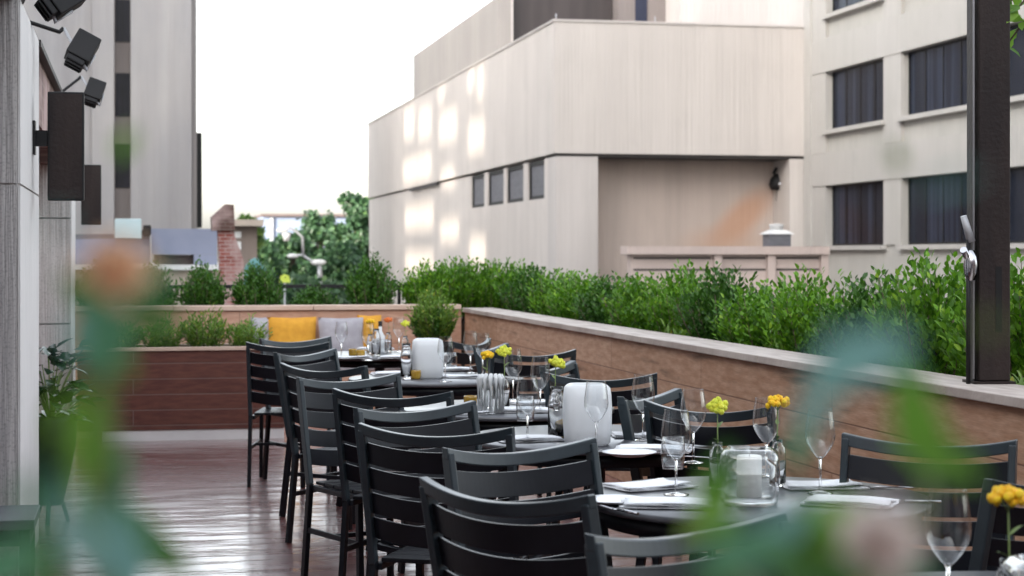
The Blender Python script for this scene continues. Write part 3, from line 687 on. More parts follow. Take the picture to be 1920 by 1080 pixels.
protos['plate']=MB().lathe([(0,.001),(.06,.001),(.085,.010),(.105,.016),(.105,.019),(.082,.013),(.058,.005),(0,.005)],36).build('side_plate',M['plate']); tag(protos['plate'],'x','plate')
GW,GN,GL,GV,GF,GC='wine glasses on the tables','folded white napkins','frosted lanterns','amber votive holders','cut flowers in vases','bud vases'
wine=[((1778,1160),'largest wine glass at bottom right on the nearest table'),
 ((1268,928),'wine glass at left rim of the square glass lantern table'),
 ((1437,893),'wine glass behind the square glass lantern, beside the orange-yellow flower'),
 ((1538,925),'wine glass under the blurred blue-green leaf, right of the square lantern'),
 ((989,830),'wine glass at left of the frosted lantern on the middle table'),
 ((1206,826),'wine glass standing against the cedar wall right of frosted lantern'),
 ((1118,846),'wine glass directly in front of the larger frosted lantern'),
 ((1013,775),'wine glass beneath the lime flower on the ribbed lantern table'),
 ((882,700),'wine glass right of the smaller frosted lantern'),
 ((640,672),'small far wine glass in front of the grey cushion'),
 ((748,660),'small far wine glass beside the corner flowers'),
 ((905,706),'wine glass at the far right rim of the smaller frosted lantern table'),
 ((835,716),'wine glass just in front of the smaller frosted lantern, to its right'),
 ((690,676),'small far wine glass in front of the bottle on the farthest table'),
 ((962,752),'wine glass behind the ribbed lantern near the yellow-green bloom'),
 ((1300,868),'wine glass at the right rim of the larger frosted lantern table')]
for (px,py),l in wine: inst('wine',tp(px,py),l,px,1.03,GW)
for (px,py),l in (((1385,900),'tumbler behind the square glass lantern on its left'),((1262,880),'wide tumbler at back left of the square lantern table'),((845,694),'tumbler beside the smaller frosted lantern'),((985,790),'tumbler in front of the ribbed lantern table edge'),((1085,790),'tumbler behind the larger frosted lantern'),((718,664),'small tumbler on the farthest table')):
    inst('tumbler',tp(px,py),l,0,1,'water tumblers')
q=tp(1405,946); inst('clearlant',q,'clear square glass lantern with white candle on the second nearest table',-TH-.12)
q2=tp(1402,938); inst('candle',(q[0],q[1],TZ+.022),'thick white pillar candle inside the clear square lantern',0,(.92,.92,.95))
inst('frostlant',tp(1101,834),'larger white frosted lantern with rounded top, middle table',-TH+.1,1,GL)
inst('frostlant',tp(802,709),'smaller white frosted lantern with rounded top, farther table',-TH+.2,1,GL)
inst('clearlant',tp(1975,1215),'clear lantern at the right picture edge on the nearest table',-TH,1)
inst('riblant',tp(920,775),'white ribbed lantern beside the amber votive below two yellow flowers',0,1.0)
inst('carafe',tp(1044,824),'slim clear carafe at the left side of larger frosted lantern',0,.95,'clear carafes')
inst('carafe',tp(762,711),'slim clear carafe at the left side of smaller frosted lantern',0,.95,'clear carafes')
inst('carafe',tp(705,668),'clear carafe among the flowers on the farthest table',0,.9,'clear carafes')
for (px,py),l in (((1055,823),'amber votive in front of the larger frosted lantern'),((882,763),'amber votive left of the ribbed lantern'),((779,711),'amber votive in front of smaller frosted lantern'),((662,668),'left amber votive of the pair on the farthest table'),((676,670),'right amber votive of the pair on the farthest table')):
    inst('votive',tp(px,py),l,0,.98,GV)
# vases with flowers
def vf(key,px,py,l1,l2,rz=0,sc=1.0):
    p=tp(px,py); inst('budvase',p,l2,0,.85,GC); inst(key,(p[0],p[1],p[2]+.012),l1,rz,sc,GF)
vf('yflower',1890,1192,'big yellow bloom at the right edge above the nearest table','clear bud vase at bottom right holding the big yellow bloom',0,1.0)
vf('lflower',1345,918,'lime-yellow bloom left above the square glass lantern','bud vase behind left corner of the square glass lantern',.5,1.0)
vf('yflower',1458,912,'orange-yellow bloom above the square glass lantern, beside wine glass','bud vase behind right corner of the square glass lantern',1.0,1.0)
vf('lflower',1042,800,'flat lime bloom above left shoulder of the larger frosted lantern','bud vase holding the flat lime bloom',1.5,1.05)
vf('yflower',914,766,'left yellow bloom above the ribbed lantern','bud vase behind the ribbed lantern on its left',2.0,.95)
vf('lflower',945,766,'right yellow-green bloom above the ribbed lantern','bud vase behind the ribbed lantern on its right',.3,1.05)
vf('oflower',728,660,'orange bloom on the farthest table by the corner shrub','bud vase with orange bloom on the farthest table',.3,.9)
vf('lflower',760,668,'small lime bloom on the farthest table by the corner shrub','bud vase with small lime bloom on the farthest table',.3,.9)
vf('yflower',694,664,'small yellow bloom on the farthest table against the cushion','bud vase with small yellow bloom on the farthest table',.3,.9)
naps=[((1250,948),-.1,'napkin at near left of the square glass lantern table',1.05),((1215,914),.5,'napkin behind wine glass at left of the square lantern table',1.0),
 ((1595,945),-.35,'napkin at near right of the square glass lantern table',1.05),((1540,913),.1,'napkin at far right of the square glass lantern table',1.0),
 ((988,826),.3,'napkin at left of the frosted lantern on middle table',1.0),((1205,818),.1,'napkin under wine glass right of the frosted lantern',1.0),((1225,846),-.2,'napkin at near right of the frosted lantern table',1.15),
 ((882,776),.2,'napkin beside the votive on ribbed lantern table',.8),((985,772),-.1,'napkin at right of the ribbed lantern',1.1),((1000,757),.5,'napkin at far right of the ribbed lantern table',.9),
 ((740,703),.2,'napkin at left of the smaller frosted lantern',1.1),((868,708),-.2,'napkin at right of the smaller frosted lantern',1.1),((850,694),.3,'napkin behind the tumbler on the smaller lantern table',.9),
 ((660,672),.1,'napkin at left of the farthest table',1.1),((745,672),-.1,'napkin at right of the farthest table',1.0),((705,655),.1,'napkin at the back of the farthest table',1.1)]
for i,((px,py),rz,l,sc) in enumerate(naps): inst('napkin' if i%2 else 'napkin2',tp(px,py),l,rz-TH,sc,GN)
for (px,py),rz,l in (((1662,917),1.3,'fork beyond the napkin at right side of square lantern table'),((1120,950),.2,'fork near the nearest chair on the square lantern table'),((1300,860),1.0,'fork at the right rim of the frosted lantern table')):
    inst('fork',tp(px,py),l,rz,1,'steel forks')
for (px,py),rz,l in (((1690,943),1.2,'knife at near right rim of the square lantern table'),((1155,958),.3,'knife near the nearest chair on the square lantern table')):
    inst('knife',tp(px,py),l,rz,1,'steel knives')
inst('plate',tp(1150,945),'pale side plate near left rim of the square lantern table',0,.8,'side plates')
inst('plate',tp(1180,856),'pale side plate in front of the larger frosted lantern',0,.9,'side plates')
# bottles on farthest table
bt=mk('oil_bottle',[('body',MB().lathe([(0,0),(.03,0),(.032,.01),(.032,.12),(.013,.155),(.012,.19),(0,.19)],20),M['frost']),('cap',MB().lathe([(.014,.19),(.015,.225),(0,.228)],14),M['dark'])],'white bottle with dark cap on the farthest table','bottle'); bt.location=tp(713,662)
# ------------------------------------------------------------------ banquette and cushions
YC=YB-.03
t=empty('banquette_bench',(0,YC,0),0,'low built-in bench along the back cedar wall carrying the cushions','bench')
MB().box(.35,2.55,-.55,-.01,0,.40).build('base',M['backwood'],t)
MB().box(.36,2.54,-.54,-.012,.403,.50).build('seat_cushion',M['greyfab'],t,bevel=.02)
def cushion(px0,px1,py0,py1,m,label,zo=0,tilt=.2):
    Y=YC-.10-zo; xa,xb=XatY(px0,Y),XatY(px1,Y); za,zb=zat(py1,xa,Y),zat(py0,xa,Y)
    za=.505; w_=xb-xa; h=zb-za; mb=MB(); n=12; vs=[];fs=[]
    for sgn in (-1,1):
        for i in range(n+1):
            for j in range(n+1):
                u=-1+2*i/n; v=-1+2*j/n; th=.075*((1-abs(u)**3)*(1-abs(v)**3))**.6
                pin=1-.05*(1-abs(v))*abs(u); pin2=1-.05*(1-abs(u))*abs(v)
                vs.append((u*w_/2*pin,sgn*th-.0*v,v*h/2*pin2))
    K=(n+1)*(n+1); ix=lambda i,j:i*(n+1)+j
    for i in range(n):
        for j in range(n):
            fs.append((ix(i,j),ix(i+1,j),ix(i+1,j+1),ix(i,j+1))); fs.append((K+ix(i,j),K+ix(i,j+1),K+ix(i+1,j+1),K+ix(i+1,j)))
    mb.add(vs,fs,True); o=mb.build('throw_cushion',m); o.location=((xa+xb)/2,Y,za+h/2); o.rotation_euler=(-tilt,0,0); tag(o,label,'cushion','throw cushions on the bench')
cushion(501,594,594,640,M['mustard'],'fully visible mustard yellow cushion above the aisle chairs',.0)
cushion(597,682,595,645,M['greyfab'],'lilac-grey cushion between two yellow cushions',.05)
cushion(670,716,590,645,M['mustard'],'narrow mustard cushion partly hidden right of the grey one',-.02)
cushion(470,506,594,645,M['greyfab'],'grey cushion partly hidden left of the yellow cushion',-.02)

# ------------------------------------------------------------------ tall pot with broad-leaf plant by pier
pq=atd(95,990,9.75)
t=empty('tall_pot',(pq.x,pq.y,0),0,'tall tapered dark pot beside the concrete pier at left','pot')
MB().lathe([(0,.10),(.065,.10),(.10,.25),(.135,.42),(.14,.55),(.13,.58),(.12,.58),(.125,.53),(.0,.53)],28).build('body',M['dark'],t)
for a in (.4,2.5,4.6): MB().tube([(.06*math.cos(a),.06*math.sin(a),.13),(.10*math.cos(a),.10*math.sin(a),0)],.012,8).build('leg',M['dark'],t)
t=empty('broad_leaf_plant',(pq.x,pq.y,.53),0,'glossy dark broad-leaved plant in the tall pot at left','plant')
random.seed(77); fl=MB(); ss=MB()
for i in range(130):
    a=random.uniform(0,6.28); rr_=random.uniform(.02,.19); h=random.uniform(.02,.42)
    q=Vector((rr_*math.cos(a),rr_*math.sin(a),h)); 
    if i%3==0: ss.tube([(0,0,0),(q.x*.5,q.y*.5,h*.6),q],.003,5)
    fl.leaf(q,(math.cos(a),math.sin(a),random.uniform(-.5,.7)),.12,.06,(random.gauss(0,.3),random.gauss(0,.3),1),.12)
fl.build('leaves',M['hosta'],t); ss.build('stem',M['stem'],t)
# ------------------------------------------------------------------ concrete building
XC=12.6; YF=54.0
ztop=zat(40,XC,YF); zsof=zat(287,XC,YF); YE=YatX(690,XC)
t=empty('concrete_building',(XC,YF,-4.5),0,'large windowless-looking beige concrete building with stepped roof behind the hedge','building')
def cb(name,x0,x1,y0,y1,z0,z1,m,par=t,bevel=0): return MB().box(x0-XC,x1-XC,y0-YF,y1-YF,z0+4.5,z1+4.5).build(name,m,par,bevel=bevel)
XR=20.7
# upper block in panels with fine joints
cb('upper_wall',XC,XR+.5,YF,YE,zsof,ztop,M['conc'])
xj=XatY(1122,YF); xk=XatY(1482,YF)
cb('parapet_cap',XC-.04,XR+.5,YF-.04,YE,ztop+.003,ztop+.07,M['conc2'])
# lower walls
cb('soffit',XC+.10,XR+.5,YF+.10,YF+1.59,zsof-.09,zsof-.003,M['soffit'])  # dark joint; the shadow strip under the overhang is in its colour
low=cb('lower_corner_wall',XC+.06,xj,YF+.06,YF+1.2,-4.5,zsof-.093,M['conc2'])
cb('lower_pier',xk,XR+.5,YF+.06,YF+1.59,-4.5,zsof-.093,M['conc'])
# side lower wall with window openings
wins=[(880,905),(911,941),(946,978),(986,1017)]
wy=sorted([(YatX(b,XC),YatX(a,XC)) for a,b in wins])
zwt=zsof-.12; zwb=zat(374,XC,YatX(1000,XC))
mb=MB(); 
def lb(y0,y1,z0,z1): mb.box(.06,.7,y0-YF,y1-YF,z0+4.5,z1+4.5)
lb(YF+1.202,YE,-4.5,zwb); cur=YF+1.202
for a,b in wy: lb(cur,a,zwb+.001,zsof-.093); cur=b
lb(cur,YE,zwb+.001,zsof-.093)
mb.build('side_wall',M['conc'],t)
for a,b in wy:
    f=MB().box(.17,.22,a-YF,b-YF,zwb+4.5,zsof+4.4).build('window',M['louvre'],t)
    f2=MB().ring(.12,.169,a-YF+.002,b-YF-.002,zwb+4.502,zsof+4.4,.12).build('frame',M['dark'],f)
yl0,yl1=YatX(823,XC),YatX(770,XC); zl=zat(352,XC,YatX(797,XC)); cb('ledge',XC-.10,XC+.0,yl0,yl1,zl,zl+.10,M['soffit'])
# recess back wall with soft orange-brown patches
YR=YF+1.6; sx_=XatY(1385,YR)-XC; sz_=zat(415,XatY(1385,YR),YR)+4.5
M['recess']=concrete('recess_concrete',(.53,.44,.39),(.46,.385,.345),streak=.9,k=1,patch=[((sx_+.1,0,sz_+.1),(1.9,20,.75,-.75),(.50,.27,.16),.7),((sx_-.5,0,sz_-.7),(1.9,20,.8,0),(.48,.30,.21),.5)])
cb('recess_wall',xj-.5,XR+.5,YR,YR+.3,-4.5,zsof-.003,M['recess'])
# roof block set back
X2=14.0; Y2=YatX(935,X2); Y2e=YatX(775,X2); z2=zat(105,X2,Y2e)
cb('roof_block_wall',X2,X2+.5,Y2,Y2e,ztop-.5,z2,concrete('grey_beige_concrete',(.36,.33,.305),(.31,.285,.27),.5))
cb('roof_block_dark_front',X2+.502,XatY(1150,Y2),Y2+.25,Y2+.8,ztop-.5,z2+1.5,M['roofdark'])
cb('roof_block_edge',X2+.501,X2+.58,Y2,Y2+.24,ztop-.5,z2,M['conc2'])
cb('roof_block_top',X2+.502,XatY(1150,Y2),Y2+.81,Y2e,z2-.3,z2-.05,M['conc2'])
xa=XatY(1152,Y2); xb=XatY(1240,Y2); xc_=XatY(1470,Y2)
cb('stair_wall',xa,xb,Y2-.6,Y2+.9,ztop-.5,z2+2,concrete('brownish_concrete',(.22,.19,.18),(.17,.15,.15),.6))
cb('penthouse_wall',xb+.003,xc_,Y2-2.5,Y2+1,ztop-.5,z2+2,M['conc2'])
cb('penthouse_return',xc_+.003,XatY(1530,Y2),Y2-1.5,Y2+1,ztop-.5,z2+2,concrete('grey_concrete',(.34,.31,.30),(.30,.28,.27),.6))
wd_=cb('stair_window',XatY(1183,Y2),XatY(1205,Y2),Y2-.64,Y2-.603,zat(45,xa,Y2),z2+1,M['glassdark'])
for px in (1041,1227): 
    x=XatY(px,YF)+.05; MB().tube([(x-XC,.1,ztop+4.57),(x-XC,.1,ztop+4.5+.25)],.02,6).build('lightning_rod',M['ltmetal'],t)
# vertical panel joints
for px in (1040,): pass
for X_ in [XC+ (XR-XC)*k/5 for k in range(1,5)]: cb('panel_joint',X_-.012,X_+.012,YF-.004,YF-.001,zsof+.02,ztop-.01,M['conc2'])
# exhaust lamp in recess
ex=Vector((XatY(1458,YR-.4),YR-.4,zat(342,XatY(1464,YR),YR)))
t=empty('wall_exhaust',ex,0,'dark round metal exhaust hood fixed high in the shaded recess','exhaust hood')
MB().lathe([(0,-.28),(.22,-.25),(.28,-.1),(.24,.1),(.1,.25),(0,.27)],16).build('hood',M['dark'],t)
MB().tube([(-.1,-.1,.1),(-.2,-.2,.28),(-.05,0,.42),(.15,.2,.4)],.05,8).build('pipe',M['dark'],t)
MB().blob((0,-.22,-.08),.10,10,6).build('lamp',M['steel'],t)
MB().tube([(0,.0,-.26),(0,0.1,-.6)],.03,6).build('conduit',M['dark'],t)
# low panelled wall
YL=48.0; zt_=zat(462,17,YL)
xl=XatY(1178,YL); xr=XatY(1552,YL)
t=empty('panelled_wall',(xl,YL,-4.5),0,'low pinkish concrete wall with recessed panels and coping before the recess','wall')
W_=xr-xl; mt=concrete('pink_concrete',(.56,.46,.42),(.5,.41,.38),.4)
MB().box(-.06,W_,-.15,.6,zt_+4.5-.22,zt_+4.5).build('coping',mt,t)
MB().box(.1,W_,.12,.5,0,zt_+4.5-.223).build('wall',mt,t)
for px in (1340,1440,1540):
    x=XatY(px,YL)-xl; MB().box(x-.02,x+.20,-.05,.118,0,zt_+4.5-.223).build('pilaster',mt,t)
for a,b in ((1190,1335),(1358,1438),(1458,1538)):
    x0_,x1_=XatY(a,YL)-xl,XatY(b,YL)-xl
    for zz in (.30,.62): MB().box(x0_,x1_,.10,.118,zt_+4.5-zz-.05,zt_+4.5-zz).build('groove',M['soffit'],t)
ac=Vector((XatY(1463,YL),YL+.1,zt_))
t=empty('rooftop_vent',ac,0,'white rooftop vent unit with flared cap on the low panelled wall','vent')
MB().box(-.34,.30,-.14,.4,0,.34).build('body',M['louvre'],t)
MB().add([(-.42,-.18,.342),(.40,-.18,.342),(.40,.5,.342),(-.42,.5,.342),(-.2,-.05,.46),(.2,-.05,.46),(.2,.35,.46),(-.2,.35,.46)],[(0,1,5,4),(1,2,6,5),(2,3,7,6),(3,0,4,7),(4,5,6,7),(3,2,1,0)]).build('hood',M['white'],t)
MB().lathe([(0,.46),(.19,.46),(.19,.58),(.22,.60),(.22,.62),(0,.64)],16,c=(-.02,.15,0)).build('cap',M['white'],t)
# ------------------------------------------------------------------ office building, right
t=empty('office_building',(XR,0,-4.5),0,'pale office building with rows of dark curtained windows at upper right','building')
def ob(name,x0,x1,y0,y1,z0,z1,m,par=None): return MB().box(x0,x1,y0,y1,z0+4.5,z1+4.5).build(name,m,par or t)
y_corner=YF+.0; e=[YatX(p,XR) for p in (1547,1655,1688)]
per=e[0]-e[2]; ww=e[0]-e[1]
rows=[(1.72,3.56),(5.24,7.03),(8.76,10.55),(12.28,14.05)]
bays=[(e[0]-k*per-ww,e[0]-k*per) for k in range(5)]
yn=bays[-1][0]-1
MB().box(-.04,.76,y_corner-.55-0,y_corner-.004,0,20).build('corner_column',M['stucco2'],t)
# back body
ob('body_wall',.75,12,yn,y_corner-.01,-4.5,15.5,M['stucco2'])
# spandrels
zs=[-4.5]+[v for r in rows for v in r]+[15.5]
for k in range(0,len(zs),2):
    z0,z1=zs[k],zs[k+1]
    if k==0 or k==len(zs)-2: ob('spandrel',.08,.749,yn,y_corner-.01,z0,z1,M['stucco'])
    else:
        zm=z1-.68
        ob('spandrel_band',-.005,.749,yn,y_corner-.012,z0,zm-.012,M['stucco2'])
        for a_,b_2 in bays: ob('spandrel',.12,.749,a_,b_2,zm,z1,M['stucco'])
        for a_,b_2 in [(yn,bays[-1][0])]+[(bays[i+1][1],bays[i][0]) for i in range(4)]+[(bays[0][1],y_corner-.02)]: ob('column',.02,.749,a_+.001,b_2-.001,zm,z1,M['stucco2'])
for (z0,z1) in rows:
    edges=[(yn,bays[-1][0])]+[(bays[i+1][1],bays[i][0]) for i in range(4)]+[(bays[0][1],y_corner-.02)]
    for a,b in edges: ob('column',.02,.749,a,b,z0+.001,z1-.001,M['stucco2'])
    for (a,b) in bays:
        wn=ob('window',.27,.30,a,b,z0,z1,M['blind'])
        fr=MB()
        for u in (0,.25,.5,.75,1):
            y=a+.04+(b-a-.08)*u; fr.box(.235,.262,y-.022,y+.022,z0+4.5,z1+4.5)
        fr.box(.2355,.2615,a+.04,b-.04,z0+4.501,z0+4.56).box(.2355,.2615,a+.04,b-.04,z1+4.44,z1+4.499)
        fr.build('frame',M['dark'],wn); ob('pane',.245,.255,a+.07,b-.07,z0+.03,z1-.03,M['pane'],wn)
        ob('sill',-.10,.40,a-.12,b+.10,z0-.13,z0-.001,M['stucco2'])
# ------------------------------------------------------------------ tower, left
YT=88.0
t=empty('concrete_tower',(0,YT,-4.5),0,'tall streaked concrete tower with one narrow column of dark windows','tower')
def tb(name,px0,px1,z0,z1,y0,y1,m,par=None):
    return MB().box(XatY(px0,YT),XatY(px1,YT),y0,y1,z0+4.5,z1+4.5).build(name,m,par or t)
zT=15.2
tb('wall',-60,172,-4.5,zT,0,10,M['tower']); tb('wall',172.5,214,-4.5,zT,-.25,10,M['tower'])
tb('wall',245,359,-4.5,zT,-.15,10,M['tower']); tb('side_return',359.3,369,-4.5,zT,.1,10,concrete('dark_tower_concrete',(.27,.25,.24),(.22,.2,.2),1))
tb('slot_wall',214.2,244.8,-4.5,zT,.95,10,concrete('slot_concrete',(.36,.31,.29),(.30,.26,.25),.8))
wz=[(-62,-20),(28,75),(134,216),(268,351)]
for a,b in wz:
    z1_,z0_=zat(a if a!=28 else 0,0,YT)+0,zat(b,0,YT)
    if a==28: z1_=zat(-5,0,YT)
    wn=tb('window',216,243.5,z0_,z1_,.90,.94,M['towerglass'])
    tb('frame',229,230.5,z0_,z1_,.87,.899,M['dark'],wn)
tb('dark_fin',370,381,zat(425,0,YT),zat(243,0,YT),1.5,4,M['dark'])
# ------------------------------------------------------------------ low roofs at left
YM=42.0
t=empty('low_building',(0,YM,-4.5),0,'low building with blue-grey roof screens and white parapet before tower','building')
def lbx(name,px0,px1,py0,py1,y0,y1,m,par=None,Y=YM,base=-4.5):
    xa_,xb_=XatY(px0,Y),XatY(px1,Y); return MB().box(xa_,xb_,y0,y1,zat(py1,xa_,Y)-base,zat(py0,xa_,Y)-base).build(name,m,par or t)
lbx('wall',100,418,507,700,.2,6,M['beige']); lbx('parapet',100,418,497,506.6,0,6,M['white'])
lbx('roof_screen',284,409,428,477,.5,3,M['slate']); lbx('roof_screen',365,409,477.3,496.6,.5,3,M['slate']); lbx('louvre',290,364.6,478,496.6,.8,2,M['slatedk'])
lbx('roof_screen',120,281,448,496.6,.9,3,M['slate']); lbx('roof_screen_edge',120,281,438,447.6,1.4,3,M['louvre'])
lbx('roof_ledge',281.5,284,440,496.6,.4,2,M['ltmetal'])
hv=Vector((XatY(240,YM),YM+.55,zat(447.5,0,YM)))
t=empty('rooftop_unit',hv,0,'pale aqua rooftop air unit above the blue-grey roof screens','air unit')
MB().box(-.30,.30,0,.4,0,.46).build('casing',M['aqua'],t,bevel=.02); MB().box(.34,.52,.1,.4,.05,.32).build('fan_housing',M['dark'],t,bevel=.03); MB().box(.301,.339,.15,.3,.1,.2).build('duct',M['dark'],t)
# brick chimney
YK=37.0
t=empty('brick_chimney',(XatY(433,YK),YK,-4.5),0,'weathered red brick chimney stack with leaning brown top behind back wall','chimney')
h0=zat(432,0,YK)+4.5; xq=lambda p:XatY(p,YK)-XatY(433,YK)
MB().add([(xq(412),0,0),(xq(452),0,0),(xq(452),.6,0),(xq(412),.6,0),(xq(412),0,h0-.6),(xq(457),0,h0-.6),(xq(457),.6,h0-.6),(xq(412),.6,h0-.6),(xq(409),0,h0),(xq(437),0,h0),(xq(437),.6,h0),(xq(409),.6,h0)],[(0,1,5,4),(1,2,6,5),(2,3,7,6),(3,0,4,7),(4,5,9,8),(5,6,10,9),(6,7,11,10),(7,4,8,11),(8,9,10,11)]).build('stack',M['brick'],t)
MB().add([(xq(398),-.1,h0+.002),(xq(440),-.1,h0+.002),(xq(440),.7,h0+.002),(xq(398),.7,h0+.002),(xq(397),-.1,h0+.28),(xq(438),-.1,h0+.52),(xq(438),.7,h0+.52),(xq(397),.7,h0+.28),(xq(422),-.1,h0+.53),(xq(422),.7,h0+.53)],[(0,1,5,8,4),(3,7,9,6,2),(1,2,6,5),(0,4,7,3),(5,6,9,8),(8,9,7,4),(3,2,1,0)]).build('cap',M['brickbrown'],t)
YN=62.0
t=empty('corniced_building',(0,YN,-4.5),0,'small beige building with flat cornice right of the brick chimney','building')
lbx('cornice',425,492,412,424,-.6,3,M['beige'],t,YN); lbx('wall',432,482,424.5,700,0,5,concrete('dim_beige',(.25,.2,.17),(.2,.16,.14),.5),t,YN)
for a,b in ((434,446),(453,468)): lbx('window',440,452,a,b,-.05,-.003,M['white'],t,YN)
YG=190.0
t=empty('distant_building',(0,YG,-4.5),0,'long flat blue-grey building beyond the trees','building')
lbx('wall',492,760,406,700,0,20,M['farblue'],t,YG); lbx('roof_edge',490,762,401,405.8,-.5,20,M['slatedk'],t,YG); lbx('mullion',506,512,408,480,-.3,-.01,M['ltmetal'],t,YG)
# ------------------------------------------------------------------ distant trees
def tree(px,py_top,py_bot,wpx,Y,m,label,seed,group='trees beyond the back wall',n=3600):
    random.seed(seed); cx=XatY(px,Y); zb=-4.5; s=Y/FPX; zt2=zat(py_top,cx,Y); zlow=zat(py_bot,cx,Y); R=wpx*s/2
    t=empty('broadleaf_tree',(cx,Y,zb),0,label,'tree',group)
    wd=MB().tube([(0,0,0),(.1,0,(zlow-zb)*.6),(0,0,(zt2-zb)*.8)],.3,8,.08)
    fol=MB(); cl=[]
    H=zt2-zlow
    for i in range(46):
        a=random.uniform(0,6.28); v=random.random(); rr=R*math.sin(math.pi*(.12+.80*v))**.7*random.uniform(.25,.95)
        cl.append((Vector((rr*math.cos(a),rr*math.sin(a),zlow-zb+H*(.02+.93*v))),R*random.uniform(.16,.34)))
    for c,r in cl:
        wd.tube([(0,0,c.z*.7),c*.6+Vector((0,0,c.z*.32)),c],.06,4,.02)
        for k in range(n//46):
            d=Vector((random.gauss(0,1),random.gauss(0,1),random.gauss(0,.8))).normalized()
            p=c+d*r*random.uniform(.5,1.05)
            fol.quadleaf(p,(random.gauss(0,1),random.gauss(0,1),random.gauss(0,1)),.42,.26,d+Vector((random.gauss(0,.5),random.gauss(0,.5),.3)))
    fol.build('crown',m,t); wd.build('trunk',M['bark'],t)
tree(668,358,545,110,124,M['treeleaf'],'tallest tree, tucked against the left edge of concrete building',1,n=6000)
tree(604,402,545,120,140,M['treeleaf'],'dark round tree behind the street lamp',2,n=5000)
tree(548,440,550,100,118,M['treeleaf'],'lower tree left of the street lamp arms',3,n=4200)
tree(494,455,560,70,112,M['treeleaf'],'bushy tree just left of the lower lamp arm',4)
tree(640,455,560,90,112,M['treeleaf'],'low dark tree right of the street lamp post',6,n=4200)
tree(462,415,470,50,80,M['treelight'],'pale green small tree right of brick chimney under the cornice',5,n=1600)
tree(690,372,470,60,135,M['treelight'],'yellow-green treetop coloured as if sunlit, at edge of the concrete building',8,n=2600)
tree(575,542,590,190,75,M['treeleaf'],'low wide bush seen under the guard rail',9,n=4200)
# street lamp
YS=78.0
def sp(px,py): x=XatY(px,YS); return Vector((x-XatY(600,YS),0,zat(py,x,YS)+4.5))
t=empty('street_lamp',(XatY(600,YS),YS,-4.5),0,'pale grey street lamp with two curved arms before the trees','street lamp')
b=Vector((0,0,0)); MB().tube([b,sp(600,520),sp(599,498)],.14,10,.09).build('post',M['ltmetal'],t)
MB().tube([sp(599,500),sp(582,488),sp(566,478),sp(552,479)],.07,8,.05).build('arm',M['ltmetal'],t)
MB().tube([sp(568,480),sp(567,445),sp(556,434),sp(545,428),sp(530,430)],.06,8,.05).build('arm',M['ltmetal'],t)
for p_ in (sp(549,480),sp(529,432)): MB().blob(p_,.26,10,6,sc=(1,.6,.4)).build('lamp_head',M['white'],t)
MB().blob(sp(597,492),.22,8,6,sc=(1.6,.8,.6)).build('camera_box',M['white'],t)
MB().tube([sp(537,437),sp(537,452)],.2,10,.12).build('signal_head',M['white'],t)
# umbrellas & sign
for px,py,w_,lab,z_ in ((478,484,44,'teal patio umbrella with pale rim behind back wall shrubs',1),(472,505,50,'lower teal patio umbrella nearest the round shrub',2)):
    Y=58.0-4*z_; x=XatY(px,Y); zt3=zat(py,x,Y); R=w_*Y/FPX/2
    t=empty('patio_umbrella',(x,Y,-4.5),0,lab,'umbrella','teal umbrellas on the street')
    H=zt3+4.5; MB().lathe([(0,H),(R*.3,H-.05),(R*.75,H-.22),(R,H-.42)],12).build('canopy',M['teal'],t,solid=.03)
    MB().lathe([(R*.99,H-.41),(R*1.01,H-.55)],12).build('rim',M['white'],t,solid=.02); MB().tube([(0,0,0),(0,0,H-.05)],.03,6).build('pole',M['ltmetal'],t)
Y=60.0; x=XatY(534,Y); t=empty('street_sign',(x,Y,-4.5),math.pi/4*0,'small lime-yellow street sign left of guard rail end','sign')
hz=zat(523,x,Y)+4.5; MB().tube([(0,.02,0),(0,.02,hz)],.03,6).build('pole',M['ltmetal'],t); MB().add([(-.18,0,hz-.12),(.18,0,hz-.12),(.14,0,hz+.1),(0,0,hz+.16),(-.14,0,hz+.1)],[(0,1,2,3,4)]).build('panel',M['sign'],t,solid=.02)
# ------------------------------------------------------------------ added sun blocker (left, outside the picture); openings shaped to draw the sun patches
def rect(px0,px1,py0,py1):
    y0,y1=YatX(px1,XC),YatX(px0,XC); ym=(y0+y1)/2; return [y0,y1,zat(py1,XC,ym),zat(py0,XC,ym)]
XO=-30.0; k=(XC-XO)/SD.x; dy,dz=-SD.y*k,-SD.z*k
ops=[rect(*r) for r in ((754,808,296,342),(756,776,205,262),(784,808,205,262),(756,810,385,432),(820,834,165,190),(822,856,212,266),(824,852,318,352),(822,858,412,455),(875,889,130,172),(892,907,124,190),(876,908,226,290),(876,908,444,500),(756,810,472,520))]
ops=[(a+dy,b+dy,c+dz,d+dz) for a,b,c,d in ops]
# blocker opening bounds for beams on the right end of the building front (unused)
def rectf(px0,px1,py0,py1,Y=YF):
    xa_,xb_=XatY(px0,Y),XatY(px1,Y); kk=((xa_+xb_)/2-XO)/SD.x; return [Y-SD.y*kk-(xb_-xa_)*.27,Y-SD.y*kk+.02,zat(py1,xa_,Y)-SD.z*kk,zat(py0,xa_,Y)-SD.z*kk]
ys=sorted({-110.,80.}|{v for o in ops for v in o[:2]}); zs_=sorted({-4.5,31.}|{v for o in ops for v in o[2:]})
mb=MB()
for a,b in zip(ys,ys[1:]):
    run=None
    for c,d in zip(zs_,zs_[1:]):
        cy,cz=(a+b)/2,(c+d)/2; hole=any(o[0]<cy<o[1] and o[2]<cz<o[3] for o in ops)
        if hole:
            if run: mb.box(0,.3,a-40,b-40,run[0]+4.5,run[1]+4.5); run=None
        else: run=(run[0],d) if run else (c,d)
    if run: mb.box(0,.3,a-40,b-40,run[0]+4.5,run[1]+4.5)
t=empty('sun_blocker',(XO,40,-4.5),0,'added unseen pale wall left of the terrace, its openings shaping the sun patches','building')
mb.build('blocker_panel',M['conc2'],t)
